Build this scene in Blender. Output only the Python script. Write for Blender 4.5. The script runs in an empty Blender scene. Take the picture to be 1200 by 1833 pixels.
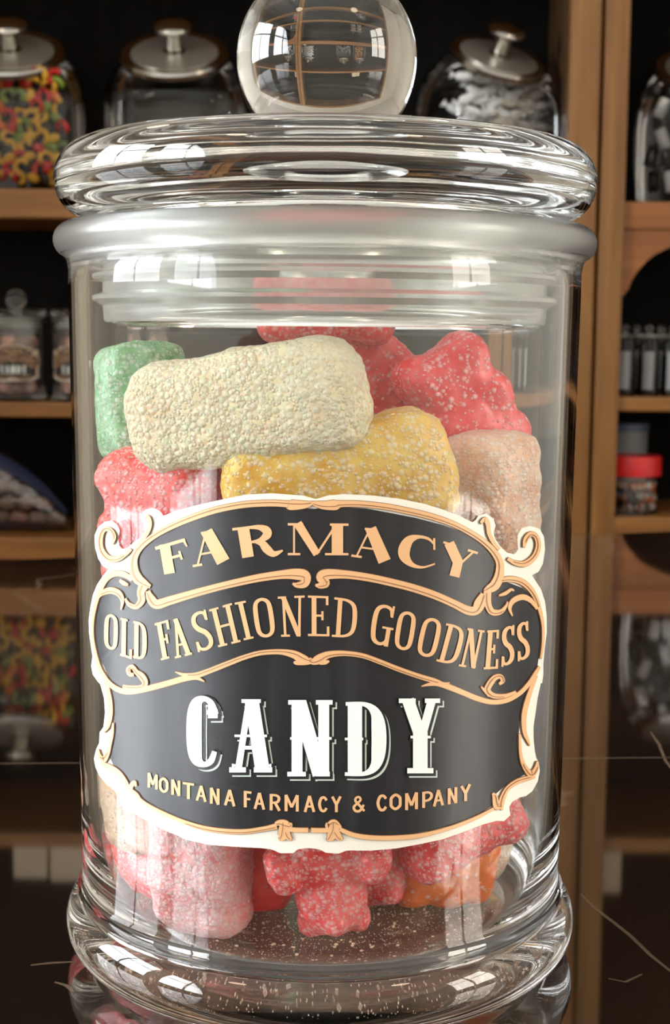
import bpy, bmesh, math, random
from mathutils import Vector, Matrix, geometry, noise

random.seed(7)
PI = math.pi
scn = bpy.context.scene
COL = scn.collection

# ------------------------------------------------------------------ camera
W, H = 1200, 1833
F = 2600.0
TILT = math.radians(6.9)
ROLL = math.radians(0.5)
CAM = Vector((0.0026, -0.319, 0.136))
_fw = Vector((0, math.cos(TILT), -math.sin(TILT)))
_r0 = Vector((1, 0, 0))
_u0 = _r0.cross(_fw)
RIGHT = _r0 * math.cos(ROLL) + _u0 * math.sin(ROLL)
UP = _u0 * math.cos(ROLL) - _r0 * math.sin(ROLL)

cd = bpy.data.cameras.new('camera')
cam = bpy.data.objects.new('camera', cd)
COL.objects.link(cam)
m3 = Matrix((RIGHT, UP, -_fw)).transposed()
cam.matrix_world = Matrix.Translation(CAM) @ m3.to_4x4()
cd.sensor_fit = 'VERTICAL'
cd.sensor_height = 36.0
cd.lens = F / H * 36.0
cd.clip_start = 0.01
cd.clip_end = 50
cd.dof.use_dof = True
cd.dof.focus_distance = 0.275
cd.dof.aperture_fstop = 48
scn.camera = cam


def ray(px, py):
    return (_fw + RIGHT * ((px - W / 2) / F) + UP * ((H / 2 - py) / F))


def at(px, py, Y):
    """Point of the world plane y = Y seen at a photo pixel."""
    d = ray(px, py)
    return CAM + d * ((Y - CAM.y) / d.y)


# ------------------------------------------------------------------ helpers
def tag(o, label=None, cat=None, group=None, kind=None):
    if label: o['label'] = label
    if cat: o['category'] = cat
    if group: o['group'] = group
    if kind: o['kind'] = kind
    return o


def link(name, bm, mat, parent=None, smooth=True, angle=None, loc=None):
    me = bpy.data.meshes.new(name)
    bmesh.ops.recalc_face_normals(bm, faces=bm.faces[:])
    bm.to_mesh(me)
    bm.free()
    if smooth:
        for p in me.polygons: p.use_smooth = True
        if angle:
            try: me.set_sharp_from_angle(angle=math.radians(angle))
            except Exception: pass
    o = bpy.data.objects.new(name, me)
    if mat: me.materials.append(mat)
    COL.objects.link(o)
    if parent: o.parent = parent
    if loc is not None: o.location = loc
    return o


def empty(name, loc, rz=0.0, rot=None):
    o = bpy.data.objects.new(name, None)
    o.empty_display_size = 0.02
    COL.objects.link(o)
    o.location = loc
    o.rotation_euler = rot if rot else (0, 0, rz)
    return o


def kids(o):
    return [c for c in bpy.data.objects if c.parent == o]


def copy_tree(o, parent=None, known=None):
    c = o.copy()
    COL.objects.link(c)
    c.parent = parent
    for ch in kids(o): copy_tree(ch, c)
    return c


def box(bm, x0, x1, y0, y1, z0, z1, mat=None):
    vs = [bm.verts.new(Vector(p)) for p in ((x0, y0, z0), (x1, y0, z0), (x1, y1, z0), (x0, y1, z0),
                                            (x0, y0, z1), (x1, y0, z1), (x1, y1, z1), (x0, y1, z1))]
    fs = [bm.faces.new([vs[i] for i in q]) for q in
          ((0, 3, 2, 1), (4, 5, 6, 7), (0, 1, 5, 4), (1, 2, 6, 5), (2, 3, 7, 6), (3, 0, 4, 7))]
    if mat is not None:
        for v in vs: v.co = mat @ v.co
    return vs, fs


def bbox_bm(x0, x1, y0, y1, z0, z1, bev=0.003, seg=2):
    bm = bmesh.new()
    box(bm, x0, x1, y0, y1, z0, z1)
    if bev:
        bmesh.ops.bevel(bm, geom=bm.edges[:], offset=bev, segments=seg, profile=0.5, affect='EDGES')
    return bm


def lathe_bm(profile, seg=96, bm=None, mat=None, closed=True):
    """Surface of revolution about z; profile list of (r, z). r==0 makes a pole."""
    bm = bm or bmesh.new()
    rings = []
    for r, z in profile:
        if r < 1e-7:
            rings.append([bm.verts.new((0, 0, z))])
        else:
            rings.append([bm.verts.new((r * math.cos(2 * PI * k / seg), r * math.sin(2 * PI * k / seg), z)) for k in range(seg)])
    n = len(rings)
    pairs = list(zip(range(n - 1), range(1, n)))
    if closed and len(rings[0]) > 1 and len(rings[-1]) > 1: pairs.append((n - 1, 0))
    for a, b in pairs:
        A, B = rings[a], rings[b]
        if len(A) == 1 and len(B) == 1: continue
        for k in range(seg):
            j = (k + 1) % seg
            if len(A) == 1: bm.faces.new((A[0], B[k], B[j]))
            elif len(B) == 1: bm.faces.new((A[k], A[j], B[0]))
            else: bm.faces.new((A[k], A[j], B[j], B[k]))
    if mat is not None:
        for R in rings:
            for v in R: v.co = mat @ v.co
    return bm


def arc(cx, cz, rx, rz, a0, a1, n):
    return [(cx + rx * math.cos(math.radians(a0 + (a1 - a0) * i / n)), cz + rz * math.sin(math.radians(a0 + (a1 - a0) * i / n))) for i in range(n + 1)]


def tube_bm(pts, r, seg=8, bm=None, closed=False):
    bm = bm or bmesh.new()
    pts = [Vector(p) for p in pts]
    rings = []
    n = len(pts)
    prev = None
    for i, p in enumerate(pts):
        t = (pts[min(i + 1, n - 1)] - pts[max(i - 1, 0)]).normalized()
        if closed: t = (pts[(i + 1) % n] - pts[i - 1]).normalized()
        ref = prev if prev is not None else (Vector((0, 0, 1)) if abs(t.z) < .9 else Vector((1, 0, 0)))
        u = (ref - t * ref.dot(t)).normalized()
        prev = u
        v = t.cross(u)
        rr = r[i] if isinstance(r, (list, tuple)) else r
        rings.append([bm.verts.new(p + (u * math.cos(2 * PI * k / seg) + v * math.sin(2 * PI * k / seg)) * rr) for k in range(seg)])
    rng = range(n) if closed else range(n - 1)
    for i in rng:
        A, B = rings[i], rings[(i + 1) % n]
        for k in range(seg):
            bm.faces.new((A[k], A[(k + 1) % seg], B[(k + 1) % seg], B[k]))
    if not closed:
        bm.faces.new(rings[0][::-1]); bm.faces.new(rings[-1])
    return bm


def sph(bm, c, r, sc=(1, 1, 1), u=16, v=10, rot=None):
    M = Matrix.Translation(c) @ (rot.to_4x4() if rot else Matrix.Identity(4)) @ Matrix.Diagonal((r * sc[0], r * sc[1], r * sc[2], 1))
    return bmesh.ops.create_uvsphere(bm, u_segments=u, v_segments=v, radius=1.0, matrix=M)['verts']


# ------------------------------------------------------------------ materials
def new_mat(name):
    m = bpy.data.materials.new(name)
    m.use_nodes = True
    nt = m.node_tree
    b = nt.nodes['Principled BSDF']
    return m, nt, b


def s2l(c):
    return tuple((x / 12.92 if x <= .04045 else ((x + .055) / 1.055) ** 2.4) for x in c)


def rgb(r, g, b):
    return s2l((r / 255, g / 255, b / 255)) + (1,)


def N(nt, typ, **kw):
    n = nt.nodes.new(typ)
    for k, v in kw.items():
        if k.startswith('i_'):
            key = k[2:]
            n.inputs[int(key) if key.isdigit() else key.replace('_', ' ')].default_value = v
        else:
            setattr(n, k, v)
    return n


def ramp(nt, fac, stops, interp='LINEAR'):
    r = nt.nodes.new('ShaderNodeValToRGB')
    r.color_ramp.interpolation = interp
    el = r.color_ramp.elements
    while len(el) < len(stops): el.new(0.5)
    for e, (p, c) in zip(el, stops):
        e.position = p
        e.color = c if len(c) == 4 else tuple(c) + (1,)
    if fac is not None: nt.links.new(fac, r.inputs[0])
    return r


def plain(name, col, rough=.5, metal=0.0, coat=0.0, spec=.5, var=0.0, vscale=40, bump=0.0, bscale=200):
    m, nt, b = new_mat(name)
    b.inputs['Base Color'].default_value = col
    b.inputs['Roughness'].default_value = rough
    b.inputs['Metallic'].default_value = metal
    b.inputs['Coat Weight'].default_value = coat
    b.inputs['Specular IOR Level'].default_value = spec
    if var or bump:
        tc = N(nt, 'ShaderNodeTexCoord')
        if var:
            no = N(nt, 'ShaderNodeTexNoise', i_Scale=vscale, i_Detail=4.0)
            nt.links.new(tc.outputs['Object'], no.inputs['Vector'])
            lo = tuple(max(0, c * (1 - var)) for c in col[:3]); hi = tuple(min(1, c * (1 + var)) for c in col[:3])
            r = ramp(nt, no.outputs['Fac'], [(.3, lo), (.7, hi)])
            nt.links.new(r.outputs[0], b.inputs['Base Color'])
        if bump:
            n2 = N(nt, 'ShaderNodeTexNoise', i_Scale=bscale, i_Detail=3.0)
            nt.links.new(tc.outputs['Object'], n2.inputs['Vector'])
            bp = N(nt, 'ShaderNodeBump', i_Strength=bump, i_Distance=.001)
            nt.links.new(n2.outputs['Fac'], bp.inputs['Height'])
            nt.links.new(bp.outputs[0], b.inputs['Normal'])
    return m


def glass_mat(name, col=(1, 1, 1, 1), rough=0.0, ior=1.5, wav=0.0, wscale=30, stretch=(1, 1, 1)):
    m, nt, b = new_mat(name)
    b.inputs['Base Color'].default_value = col
    b.inputs['Roughness'].default_value = rough
    b.inputs['IOR'].default_value = ior
    b.inputs['Transmission Weight'].default_value = 1.0
    if wav:
        tc = N(nt, 'ShaderNodeTexCoord')
        mp = N(nt, 'ShaderNodeMapping')
        mp.inputs['Scale'].default_value = stretch
        nt.links.new(tc.outputs['Object'], mp.inputs['Vector'])
        no = N(nt, 'ShaderNodeTexNoise', i_Scale=wscale, i_Detail=2.0)
        nt.links.new(mp.outputs[0], no.inputs['Vector'])
        bp = N(nt, 'ShaderNodeBump', i_Strength=wav, i_Distance=.002)
        nt.links.new(no.outputs['Fac'], bp.inputs['Height'])
        nt.links.new(bp.outputs[0], b.inputs['Normal'])
    return m


def thin_glass(name, tint=(1, 1, 1, 1), refl=1.0):
    """Thin-walled pane: straight-through transmission plus a Fresnel reflection."""
    m, nt, b = new_mat(name)
    nt.nodes.remove(b)
    out = nt.nodes['Material Output']
    tr = N(nt, 'ShaderNodeBsdfTransparent'); tr.inputs[0].default_value = tint
    gl = N(nt, 'ShaderNodeBsdfGlossy'); gl.inputs['Roughness'].default_value = .02
    fr = N(nt, 'ShaderNodeFresnel'); fr.inputs[0].default_value = 1.5
    mu = N(nt, 'ShaderNodeMath', operation='MULTIPLY'); mu.inputs[1].default_value = refl
    mx = N(nt, 'ShaderNodeMixShader')
    nt.links.new(fr.outputs[0], mu.inputs[0])
    nt.links.new(mu.outputs[0], mx.inputs[0])
    nt.links.new(tr.outputs[0], mx.inputs[1]); nt.links.new(gl.outputs[0], mx.inputs[2])
    nt.links.new(mx.outputs[0], out.inputs[0])
    return m


def wood_mat(name, dark, light, axis='Z', rough=.45, scale=1.0):
    m, nt, b = new_mat(name)
    tc = N(nt, 'ShaderNodeTexCoord')
    mp = N(nt, 'ShaderNodeMapping')
    s = {'Z': (40, 40, 2.2), 'X': (2.2, 40, 40)}[axis]
    mp.inputs['Scale'].default_value = tuple(k * scale for k in s)
    nt.links.new(tc.outputs['Object'], mp.inputs['Vector'])
    n1 = N(nt, 'ShaderNodeTexNoise', i_Scale=1.0, i_Detail=6.0, i_Roughness=.6, i_Distortion=.4)
    nt.links.new(mp.outputs[0], n1.inputs['Vector'])
    r = ramp(nt, n1.outputs['Fac'], [(.3, dark), (.7, light)])
    nt.links.new(r.outputs[0], b.inputs['Base Color'])
    b.inputs['Roughness'].default_value = rough
    bp = N(nt, 'ShaderNodeBump', i_Strength=.15, i_Distance=.002)
    nt.links.new(n1.outputs['Fac'], bp.inputs['Height'])
    nt.links.new(bp.outputs[0], b.inputs['Normal'])
    return m
# ------------------------------------------------------------------ materials in use
M = {}
M['wall'] = plain('cream_plaster', rgb(232, 226, 214), .8, bump=.1)
M['ceil'] = plain('ceiling_plaster', rgb(238, 236, 230), .85, bump=.1)
M['floor'] = wood_mat('floor_boards', rgb(70, 45, 28), rgb(110, 74, 46), 'X', .4)
M['wood'] = wood_mat('cabinet_wood', rgb(116, 76, 36), rgb(156, 110, 58), 'Z', .42)
M['woodx'] = wood_mat('cabinet_wood_horizontal', rgb(118, 76, 34), rgb(160, 110, 56), 'X', .42)
M['woodred'] = wood_mat('cabinet_wood_red', rgb(124, 72, 34), rgb(160, 100, 52), 'X', .42)
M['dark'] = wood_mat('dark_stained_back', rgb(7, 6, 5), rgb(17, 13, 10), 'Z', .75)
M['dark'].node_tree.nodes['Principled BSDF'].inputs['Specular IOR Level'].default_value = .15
M['darkside'] = wood_mat('dark_stained_side', rgb(58, 40, 22), rgb(92, 64, 38), 'Z', .5)
M['winframe'] = plain('white_window_paint', rgb(225, 225, 220), .5)
M['pane'] = thin_glass('window_glass')
M['glass'] = glass_mat('clear_jar_glass', (.998, 1.0, .996, 1), 0.0, 1.5, .035, 9, (1, 1, 2.2))
M['lidglass'] = glass_mat('clear_lid_glass', (.985, 1.0, .993, 1), 0.0, 1.5, .17, 22, (1, 1, 3.0))
# satin ground rim at the mouth of the jar
nt = M['glass'].node_tree; b = nt.nodes['Principled BSDF']
tc = N(nt, 'ShaderNodeTexCoord'); sx = N(nt, 'ShaderNodeSeparateXYZ'); nt.links.new(tc.outputs['Object'], sx.inputs[0])
mr = N(nt, 'ShaderNodeMapRange'); mr.inputs[1].default_value = .1505; mr.inputs[2].default_value = .1530; mr.inputs[3].default_value = 0.0; mr.inputs[4].default_value = .30
nt.links.new(sx.outputs[2], mr.inputs[0]); nt.links.new(mr.outputs[0], b.inputs['Roughness'])
M['lidglass'].node_tree.nodes['Principled BSDF'].inputs['Roughness'].default_value = .03
M['thin'] = thin_glass('background_jar_glass')

# counter: polished dark brown marble with pale veins
def counter_mat():
    m, nt, b = new_mat('polished_brown_marble')
    tc = N(nt, 'ShaderNodeTexCoord')
    n0 = N(nt, 'ShaderNodeTexNoise', i_Scale=3.0, i_Detail=5.0)
    nt.links.new(tc.outputs['Object'], n0.inputs['Vector'])
    base = ramp(nt, n0.outputs['Fac'], [(.35, rgb(17, 13, 10)), (.7, rgb(42, 29, 21))])
    # irregular pale veins
    add = N(nt, 'ShaderNodeMix', data_type='VECTOR', i_0=.16)
    n1 = N(nt, 'ShaderNodeTexNoise', i_Scale=7.0, i_Detail=4.0)
    nt.links.new(tc.outputs['Object'], n1.inputs['Vector'])
    nt.links.new(tc.outputs['Object'], add.inputs[4]); nt.links.new(n1.outputs['Color'], add.inputs[5])
    vo = N(nt, 'ShaderNodeTexVoronoi', feature='DISTANCE_TO_EDGE', i_Scale=6.5)
    nt.links.new(add.outputs[1], vo.inputs['Vector'])
    vein = ramp(nt, vo.outputs['Distance'], [(0.0, (1, 1, 1)), (.012, (0, 0, 0))])
    n2 = N(nt, 'ShaderNodeTexNoise', i_Scale=4.0, i_Detail=2.0)
    nt.links.new(tc.outputs['Object'], n2.inputs['Vector'])
    msk = ramp(nt, n2.outputs['Fac'], [(.48, (0, 0, 0)), (.68, (.8, .8, .8))])
    mu = N(nt, 'ShaderNodeMath', operation='MULTIPLY')
    nt.links.new(vein.outputs[0], mu.inputs[0]); nt.links.new(msk.outputs[0], mu.inputs[1])
    mx = N(nt, 'ShaderNodeMix', data_type='RGBA')
    nt.links.new(mu.outputs[0], mx.inputs[0]); nt.links.new(base.outputs[0], mx.inputs[6])
    mx.inputs[7].default_value = rgb(120, 104, 88)
    nt.links.new(mx.outputs[2], b.inputs['Base Color'])
    b.inputs['Roughness'].default_value = .035
    b.inputs['IOR'].default_value = 1.85
    b.inputs['Coat Weight'].default_value = .7; b.inputs['Coat Roughness'].default_value = .03
    return m
M['marble'] = counter_mat()

# ------------------------------------------------------------------ room shell
XL, XR, YF, YB, ZF, ZC = -2.6, 2.6, -3.3, 2.95, -0.95, 2.1
def struct(name, bm, mat, parent=None, smooth=False):
    o = link(name, bm, mat, parent, smooth=smooth)
    if parent is None: o['kind'] = 'structure'
    return o
bm = bmesh.new(); box(bm, XL, XR, YF, YB, ZF - .1, ZF); struct('floor', bm, M['floor'])
bm = bmesh.new(); box(bm, XL, XR, YF, YB, ZC, ZC + .1); struct('ceiling', bm, M['ceil'])
bm = bmesh.new(); box(bm, XL, XR, YB, YB + .1, ZF, ZC); struct('wall_back', bm, M['wall'])
# windows in the side walls: (wall, y0, y1, z0, z1, watts, colour)
WINS = [('L', -2.5, -0.95, 0.2, 1.75, 200.0, (.93, .97, 1.0)), ('L', -0.65, 0.9, 0.2, 1.75, 200.0, (.93, .97, 1.0)), ('R', -1.7, -0.5, 0.2, 1.7, 100.0, (1.0, .92, .80))]
bm = bmesh.new(); box(bm, XL, XR, YF - .1, YF, ZF, ZC); struct('wall_front', bm, M['wall'])
for side, name in (('L', 'wall_left'), ('R', 'wall_right')):
    x0, x1 = (XL - .1, XL) if side == 'L' else (XR, XR + .1)
    bm = bmesh.new(); ys = YF
    for (sd, a, b_, z0, z1, w, c) in WINS:
        if sd != side: continue
        box(bm, x0, x1, ys, a, ZF, ZC); box(bm, x0, x1, a, b_, ZF, z0); box(bm, x0, x1, a, b_, z1, ZC); ys = b_
    box(bm, x0, x1, ys, YB, ZF, ZC); struct(name, bm, M['wall'])
for i, (sd, a, b_, z0, z1, watt, c) in enumerate(WINS):
    s = -1 if sd == 'L' else 1; xw = XL if sd == 'L' else XR
    def wb(bm, u0, u1, ya, yb, za, zb):
        xa, xb = sorted((xw + s * u0, xw + s * u1)); box(bm, xa, xb, ya, yb, za, zb)
    fr = bmesh.new(); t = .05
    wb(fr, .02, .08, a, a + t, z0, z1); wb(fr, .02, .08, b_ - t, b_, z0, z1)
    wb(fr, .02, .08, a + t, b_ - t, z0, z0 + t); wb(fr, .02, .08, a + t, b_ - t, z1 - t, z1)
    y = (a + b_) / 2; wb(fr, .025, .075, y - .025, y + .025, z0 + t, z1 - t)
    z = z0 + (z1 - z0) * .62; wb(fr, .026, .074, a + t, y - .025, z - .02, z + .02); wb(fr, .026, .074, y + .025, b_ - t, z - .02, z + .02)
    w = struct('window_%d' % (i + 1), fr, M['winframe'])
    pb = bmesh.new(); wb(pb, .049, .051, a + t, b_ - t, z0 + t, z1 - t); link('window_pane', pb, M['pane'], w, smooth=False)
    ld = bpy.data.lights.new('daylight', 'AREA')
    ld.shape = 'RECTANGLE'; ld.size = z1 - z0; ld.size_y = b_ - a; ld.energy = watt; ld.color = c
    lo = bpy.data.objects.new('daylight', ld); COL.objects.link(lo)
    lo.location = (xw + s * .14, (a + b_) / 2, (z0 + z1) / 2); lo.rotation_euler = (0, s * PI / 2, 0)
world = bpy.data.worlds.new('world'); scn.world = world; world.use_nodes = True
bg = world.node_tree.nodes['Background']
bg.inputs[0].default_value = (.85, .93, 1, 1); bg.inputs[1].default_value = 1.0

# ceiling lamps (flush opal panels) that warm the room
M['opal'] = plain('opal_lamp', rgb(240, 225, 200), .4)
lampm, nt, b = new_mat('lit_opal_diffuser')
b.inputs['Base Color'].default_value = rgb(240, 225, 200); b.inputs['Emission Color'].default_value = (1, .82, .6, 1); b.inputs['Emission Strength'].default_value = 12
for i, (x, y) in enumerate(((-1.2, -1.2), (1.2, -1.2), (-1.2, 1.1), (1.2, 1.1))):
    e = empty('ceiling_lamp', (x, y, ZC))
    tag(e, ['round opal ceiling lamp over the front of the shop, window side', 'round opal ceiling lamp over the front of the shop, door side',
            'round opal ceiling lamp before the left cabinet', 'round opal ceiling lamp before the right cabinet'][i], 'lamp', 'ceiling lamps')
    link('lamp_base', lathe_bm([(0, 0), (.17, 0), (.17, -.03), (.16, -.035), (0, -.035)], 40), M['winframe'], e, angle=40)
    link('lamp_shade', lathe_bm([(0, -.035)] + [(.155 * math.cos(math.radians(t)), -.036 - .05 * math.sin(math.radians(t))) for t in range(0, 90, 10)] + [(0, -.086)], 40), lampm, e)

# ------------------------------------------------------------------ counter
pl = at(0, 1001, .557); pr = at(1200, 948, .695)
# back edge of the polished top through these two directions, on z = 0
def on_counter(px, py, z=0.0):
    d = ray(px, py); s = (z - CAM.z) / d.z
    return CAM + d * s
A0 = on_counter(0, 1002); B0 = on_counter(1200, 950)
ex = (B0 - A0).normalized(); ey = Vector((-ex.y, ex.x, 0)); ang = math.atan2(ex.y, ex.x)
ce = empty('counter', (A0.x, A0.y, 0), ang)
tag(ce, 'dark brown polished marble counter under the big candy jar', 'counter')
bm = bbox_bm(-1.3, 1.5, -1.25, 0, -.035, 0, .004, 2)
ctop = link('counter_top', bm, M['marble'], ce, smooth=False)
# pale veins and a hairline joint of the stone, flush with the polish
M['vein'] = plain('pale_vein', rgb(92, 78, 64), .1)
vb = bmesh.new(); vb.from_mesh(ctop.data)
Minv = Matrix.Rotation(-ang, 4, 'Z') @ Matrix.Translation((-A0.x, -A0.y, 0))
for w, pp in ((.0004, [(-400, 1372), (0, 1367), (600, 1362), (1200, 1356), (1700, 1350)]),
              (.0005, [(1040, 1600), (1065, 1626), (1100, 1652), (1130, 1676), (1165, 1710), (1215, 1750)]),
              (.0005, [(1165, 1310), (1180, 1332), (1192, 1362), (1215, 1392)]),
              (.0005, [(55, 1728), (90, 1724), (130, 1722)]), (.0005, [(98, 1758), (118, 1764), (132, 1776)]),
              (.0004, [(1090, 1752), (1120, 1758), (1150, 1744)])):
    P = [Minv @ on_counter(*p) for p in pp]
    n = len(P); A, B = [], []
    for i in range(n):
        d = (P[min(i + 1, n - 1)] - P[max(i - 1, 0)]).normalized(); nn = Vector((-d.y, d.x, 0))
        ww = w * (.6 if i in (0, n - 1) else 1)
        A.append(vb.verts.new((P[i] + nn * ww).to_2d().to_3d() + Vector((0, 0, .00004)))); B.append(vb.verts.new((P[i] - nn * ww).to_2d().to_3d() + Vector((0, 0, .00004))))
    for i in range(n - 1):
        f = vb.faces.new((A[i], B[i], B[i + 1], A[i + 1])); f.material_index = 1
        f.normal_update()
        if f.normal.z < 0: f.normal_flip()
vb.to_mesh(ctop.data); vb.free(); ctop.data.materials.append(M['vein'])
bm = bbox_bm(-1.25, 1.45, -1.15, -.06, ZF, -.035, .004, 1)
link('counter_base', bm, M['darkside'], ce, smooth=False)
# ------------------------------------------------------------------ the big candy jar
def RW(z):   # outer wall radius
    return .0535 + (z - .02) / .13 * .0015
WALL = .0036
outer = [(0, .0025), (.030, .0022), (.040, .0012), (.0475, 0), (.0520, .0004)]
outer += arc(.0505, .0076, .0066, .0072, -75, 62, 12)
outer += [(.0546, .0148), (.0539, .0160), (RW(.0180), .0180)]
outer += [(RW(z), z) for z in (.03, .045, .06, .075, .09, .105, .12, .135, .146)]
outer += [(.0549, .1495), (.0553, .1515)]
outer += arc(.0545, .1556, .0035, .0036, -70, 90, 10)
outer += [(.0520, .1592), (.0512, .158)]
inner = [(RW(z) - WALL, z) for z in (.150, .135, .12, .105, .09, .075, .06, .045, .034)]
inner += [(RW(.022) - WALL - .0004, .022), (.0488, .0155), (.0468, .0110), (.0430, .0080), (.0370, .0069), (.028, .0066), (.014, .0065), (0, .0065)]
jar = empty('candy_jar', (0, 0, 0))
tag(jar, 'large clear glass candy jar with a black FARMACY label standing on the counter', 'jar')
link('glass_body', lathe_bm(outer + inner, 128), M['glass'], jar)

# lid: thick glass disc with a rolled rim, hollow plug below, ball knob
lid_prof = [(0, .1762), (.008, .1762), (.0085, .1765)]
lid_prof = [(0, .1766), (.022, .1764), (.036, .1758), (.046, .1755), (.0502, .1758)]
lid_prof += arc(.0508, .1682, .0069, .0077, 88, -80, 16)
lid_prof += [(.0500, .1607), (.0478, .1606), (.0472, .158), (.0470, .150), (.0466, .142), (.0462, .1385), (.0448, .1378), (.0434, .1385), (.0430, .142),
             (.0428, .155), (.0420, .163), (.0395, .1672), (.034, .1692), (.022, .1702), (0, .1706)]
M_lid = link('lid', lathe_bm(lid_prof, 128), M['lidglass'], jar)
kn = [(0, .1763), (.0115, .1764), (.0125, .1770), (.0128, .1776)]
cz, R = .1947, .0192
kp = []
for i in range(0, 31):
    t = -62 + (90 + 62) * i / 30
    rr = R
    c, s = math.cos(math.radians(t)), math.sin(math.radians(t))
    if s < 0: # fuller lower half
        c = abs(c) ** .8
    kp.append((max(0, rr * c), cz + rr * s * (1 if s > 0 else .98)))
kp[-1] = (0, cz + R)
kn = [(0, .1764), (.0120, .1764), (.0124, .1769)] + kp
link('knob', lathe_bm(kn, 96), M['lidglass'], M_lid)
# translucent ribbed sealing ring round the plug
gm, nt, b = new_mat('translucent_seal')
b.inputs['Base Color'].default_value = rgb(248, 250, 246)
b.inputs['Roughness'].default_value = .19
b.inputs['Transmission Weight'].default_value = .82
b.inputs['IOR'].default_value = 1.25
M['seal'] = gm
sp = [(.0474, .1598)]
for i in range(4):
    z = .1575 - i * .0048
    sp += [(.0478, z + .0016), (.0500, z + .0008), (.0500, z), (.0478, z - .0012)]
sp += [(.0476, .1390), (.0472, .1386), (.0472, .1592)]
link('seal_ring', lathe_bm(sp, 128), M['seal'], M_lid, angle=50)
# ------------------------------------------------------------------ cabinets
YC = 2.43
def zz(py, px=600, Y=YC): return at(px, py, Y).z
def xx(px, py=500, Y=YC): return at(px, py, Y).x
XS = xx(1071, 400)      # seam between the two cabinets
cabl = empty('display_cabinet', ((XS - 1.9) / 2 * 0 + XS - .9, YC, ZF)); 
tag(cabl, 'brown wooden shop cabinet behind the jar, left of the seam between the two cabinets', 'cabinet')
cabr = empty('display_cabinet', (XS + .75, YC, ZF))
tag(cabr, 'brown wooden shop cabinet at the right edge with curved corner brackets', 'cabinet')
def part(name, par, x0, x1, y0, y1, z0, z1, mat, bev=.003):
    o = par.location
    bm = bbox_bm(x0 - o.x, x1 - o.x, y0 - o.y, y1 - o.y, z0 - o.z, z1 - o.z, bev)
    return link(name, bm, mat, par, smooth=False)
D = .34; ZT = 1.55
SL = xx(1014, 400)       # inner edge of left cabinet's stile
PR = xx(1116, 400)       # inner edge of right cabinet's post
LX = XS - 1.9; RX = XS + 1.5
part('post', cabl, SL, XS - .003, YC, YC + .03, ZF, ZT, M['wood'])
part('post', cabl, LX, LX + .06, YC, YC + .03, ZF, ZT, M['wood'])
part('side_panel', cabl, SL + .005, XS - .006, YC + .03, YC + D, ZF, ZT, M['darkside'], 0)
part('side_panel', cabl, LX, LX + .02, YC + .03, YC + D, ZF, ZT, M['darkside'], 0)
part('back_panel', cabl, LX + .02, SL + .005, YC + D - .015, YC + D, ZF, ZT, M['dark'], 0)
part('top_board', cabl, LX, XS - .003, YC, YC + D, ZT, ZT + .04, M['woodx'])
TL = {'high': .865}; part('shelf', cabl, LX + .02, SL + .004, YC, YC + D - .016, .835, .865, M['woodx'])
for key, (y0, y1) in {'upper': (338, 391), 'middle': (721, 747), 'lower': (963, 1003)}.items():
    z1, z0 = zz(y0, 60), zz(y1, 60)
    part('shelf', cabl, LX + .02, SL + .004, YC, YC + D - .016, z0, z1, M['woodx'])
    TL[key] = z1
part('post', cabr, XS + .003, PR, YC - .012, YC + .03, ZF, ZT, M['wood'])
part('post', cabr, RX - .06, RX, YC - .012, YC + .03, ZF, ZT, M['wood'])
part('side_panel', cabr, XS + .003, XS + .02, YC + .03, YC + D, ZF, ZT, M['darkside'], 0)
part('side_panel', cabr, RX - .02, RX, YC + .03, YC + D, ZF, ZT, M['darkside'], 0)
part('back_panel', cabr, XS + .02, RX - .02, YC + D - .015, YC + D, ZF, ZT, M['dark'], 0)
part('top_board', cabr, XS + .003, RX, YC, YC + D, ZT, ZT + .04, M['woodx'])
TR = {'high': .865}; part('shelf', cabr, XS + .021, RX - .021, YC, YC + D - .016, .835, .865, M['woodx'])
for key, (y0, y1) in {'middle': (711, 737), 'lower': (926, 955)}.items():
    z1, z0 = zz(y0, 1150), zz(y1, 1150)
    part('shelf', cabr, XS + .021, RX - .021, YC + (.0 if key != 'lower' else -.01), YC + D - .016, z0, z1, M['woodx'])
    TR[key] = z1
zr1, zr0 = zz(361, 1150), zz(411, 1150)
part('shelf', cabr, XS + .021, RX - .021, YC + .031, YC + D - .016, zr1 - .025, zr1, M['woodx'])
part('rail', cabr, PR, RX - .06, YC, YC + .03, zr0, zr1, M['woodred'])
TR['upper'] = zr1
# curved corner bracket under the rail
def bracket(xa, sx):
    bm = bmesh.new(); o = cabr.location
    prof = [(1095, 411), (1110, 530), (1118, 529), (1126, 518), (1132, 502), (1142, 486), (1158, 468), (1174, 455), (1192, 446), (1215, 437), (1245, 430), (1275, 426), (1285, 411)]
    pts = [at(px, py, YC) for px, py in prof]
    x0 = pts[0].x
    P = [Vector((xa + sx * max(0, p.x - PR), p.z)) for p in pts]
    P[0] = Vector((xa, pts[0].z)); P[1] = Vector((xa, P[1].y))
    f = [bm.verts.new((p.x - o.x, YC + .004 - o.y, p.y - o.z)) for p in P]
    b2 = [bm.verts.new((p.x - o.x, YC + .026 - o.y, p.y - o.z)) for p in P]
    bm.faces.new(f); bm.faces.new(b2[::-1])
    for i in range(len(f)):
        j = (i + 1) % len(f); bm.faces.new((f[i], b2[i], b2[j], f[j]))
    return link('bracket', bm, M['woodred'], cabr, smooth=False)
bracket(PR, 1); bracket(RX - .06, -1)
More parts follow.
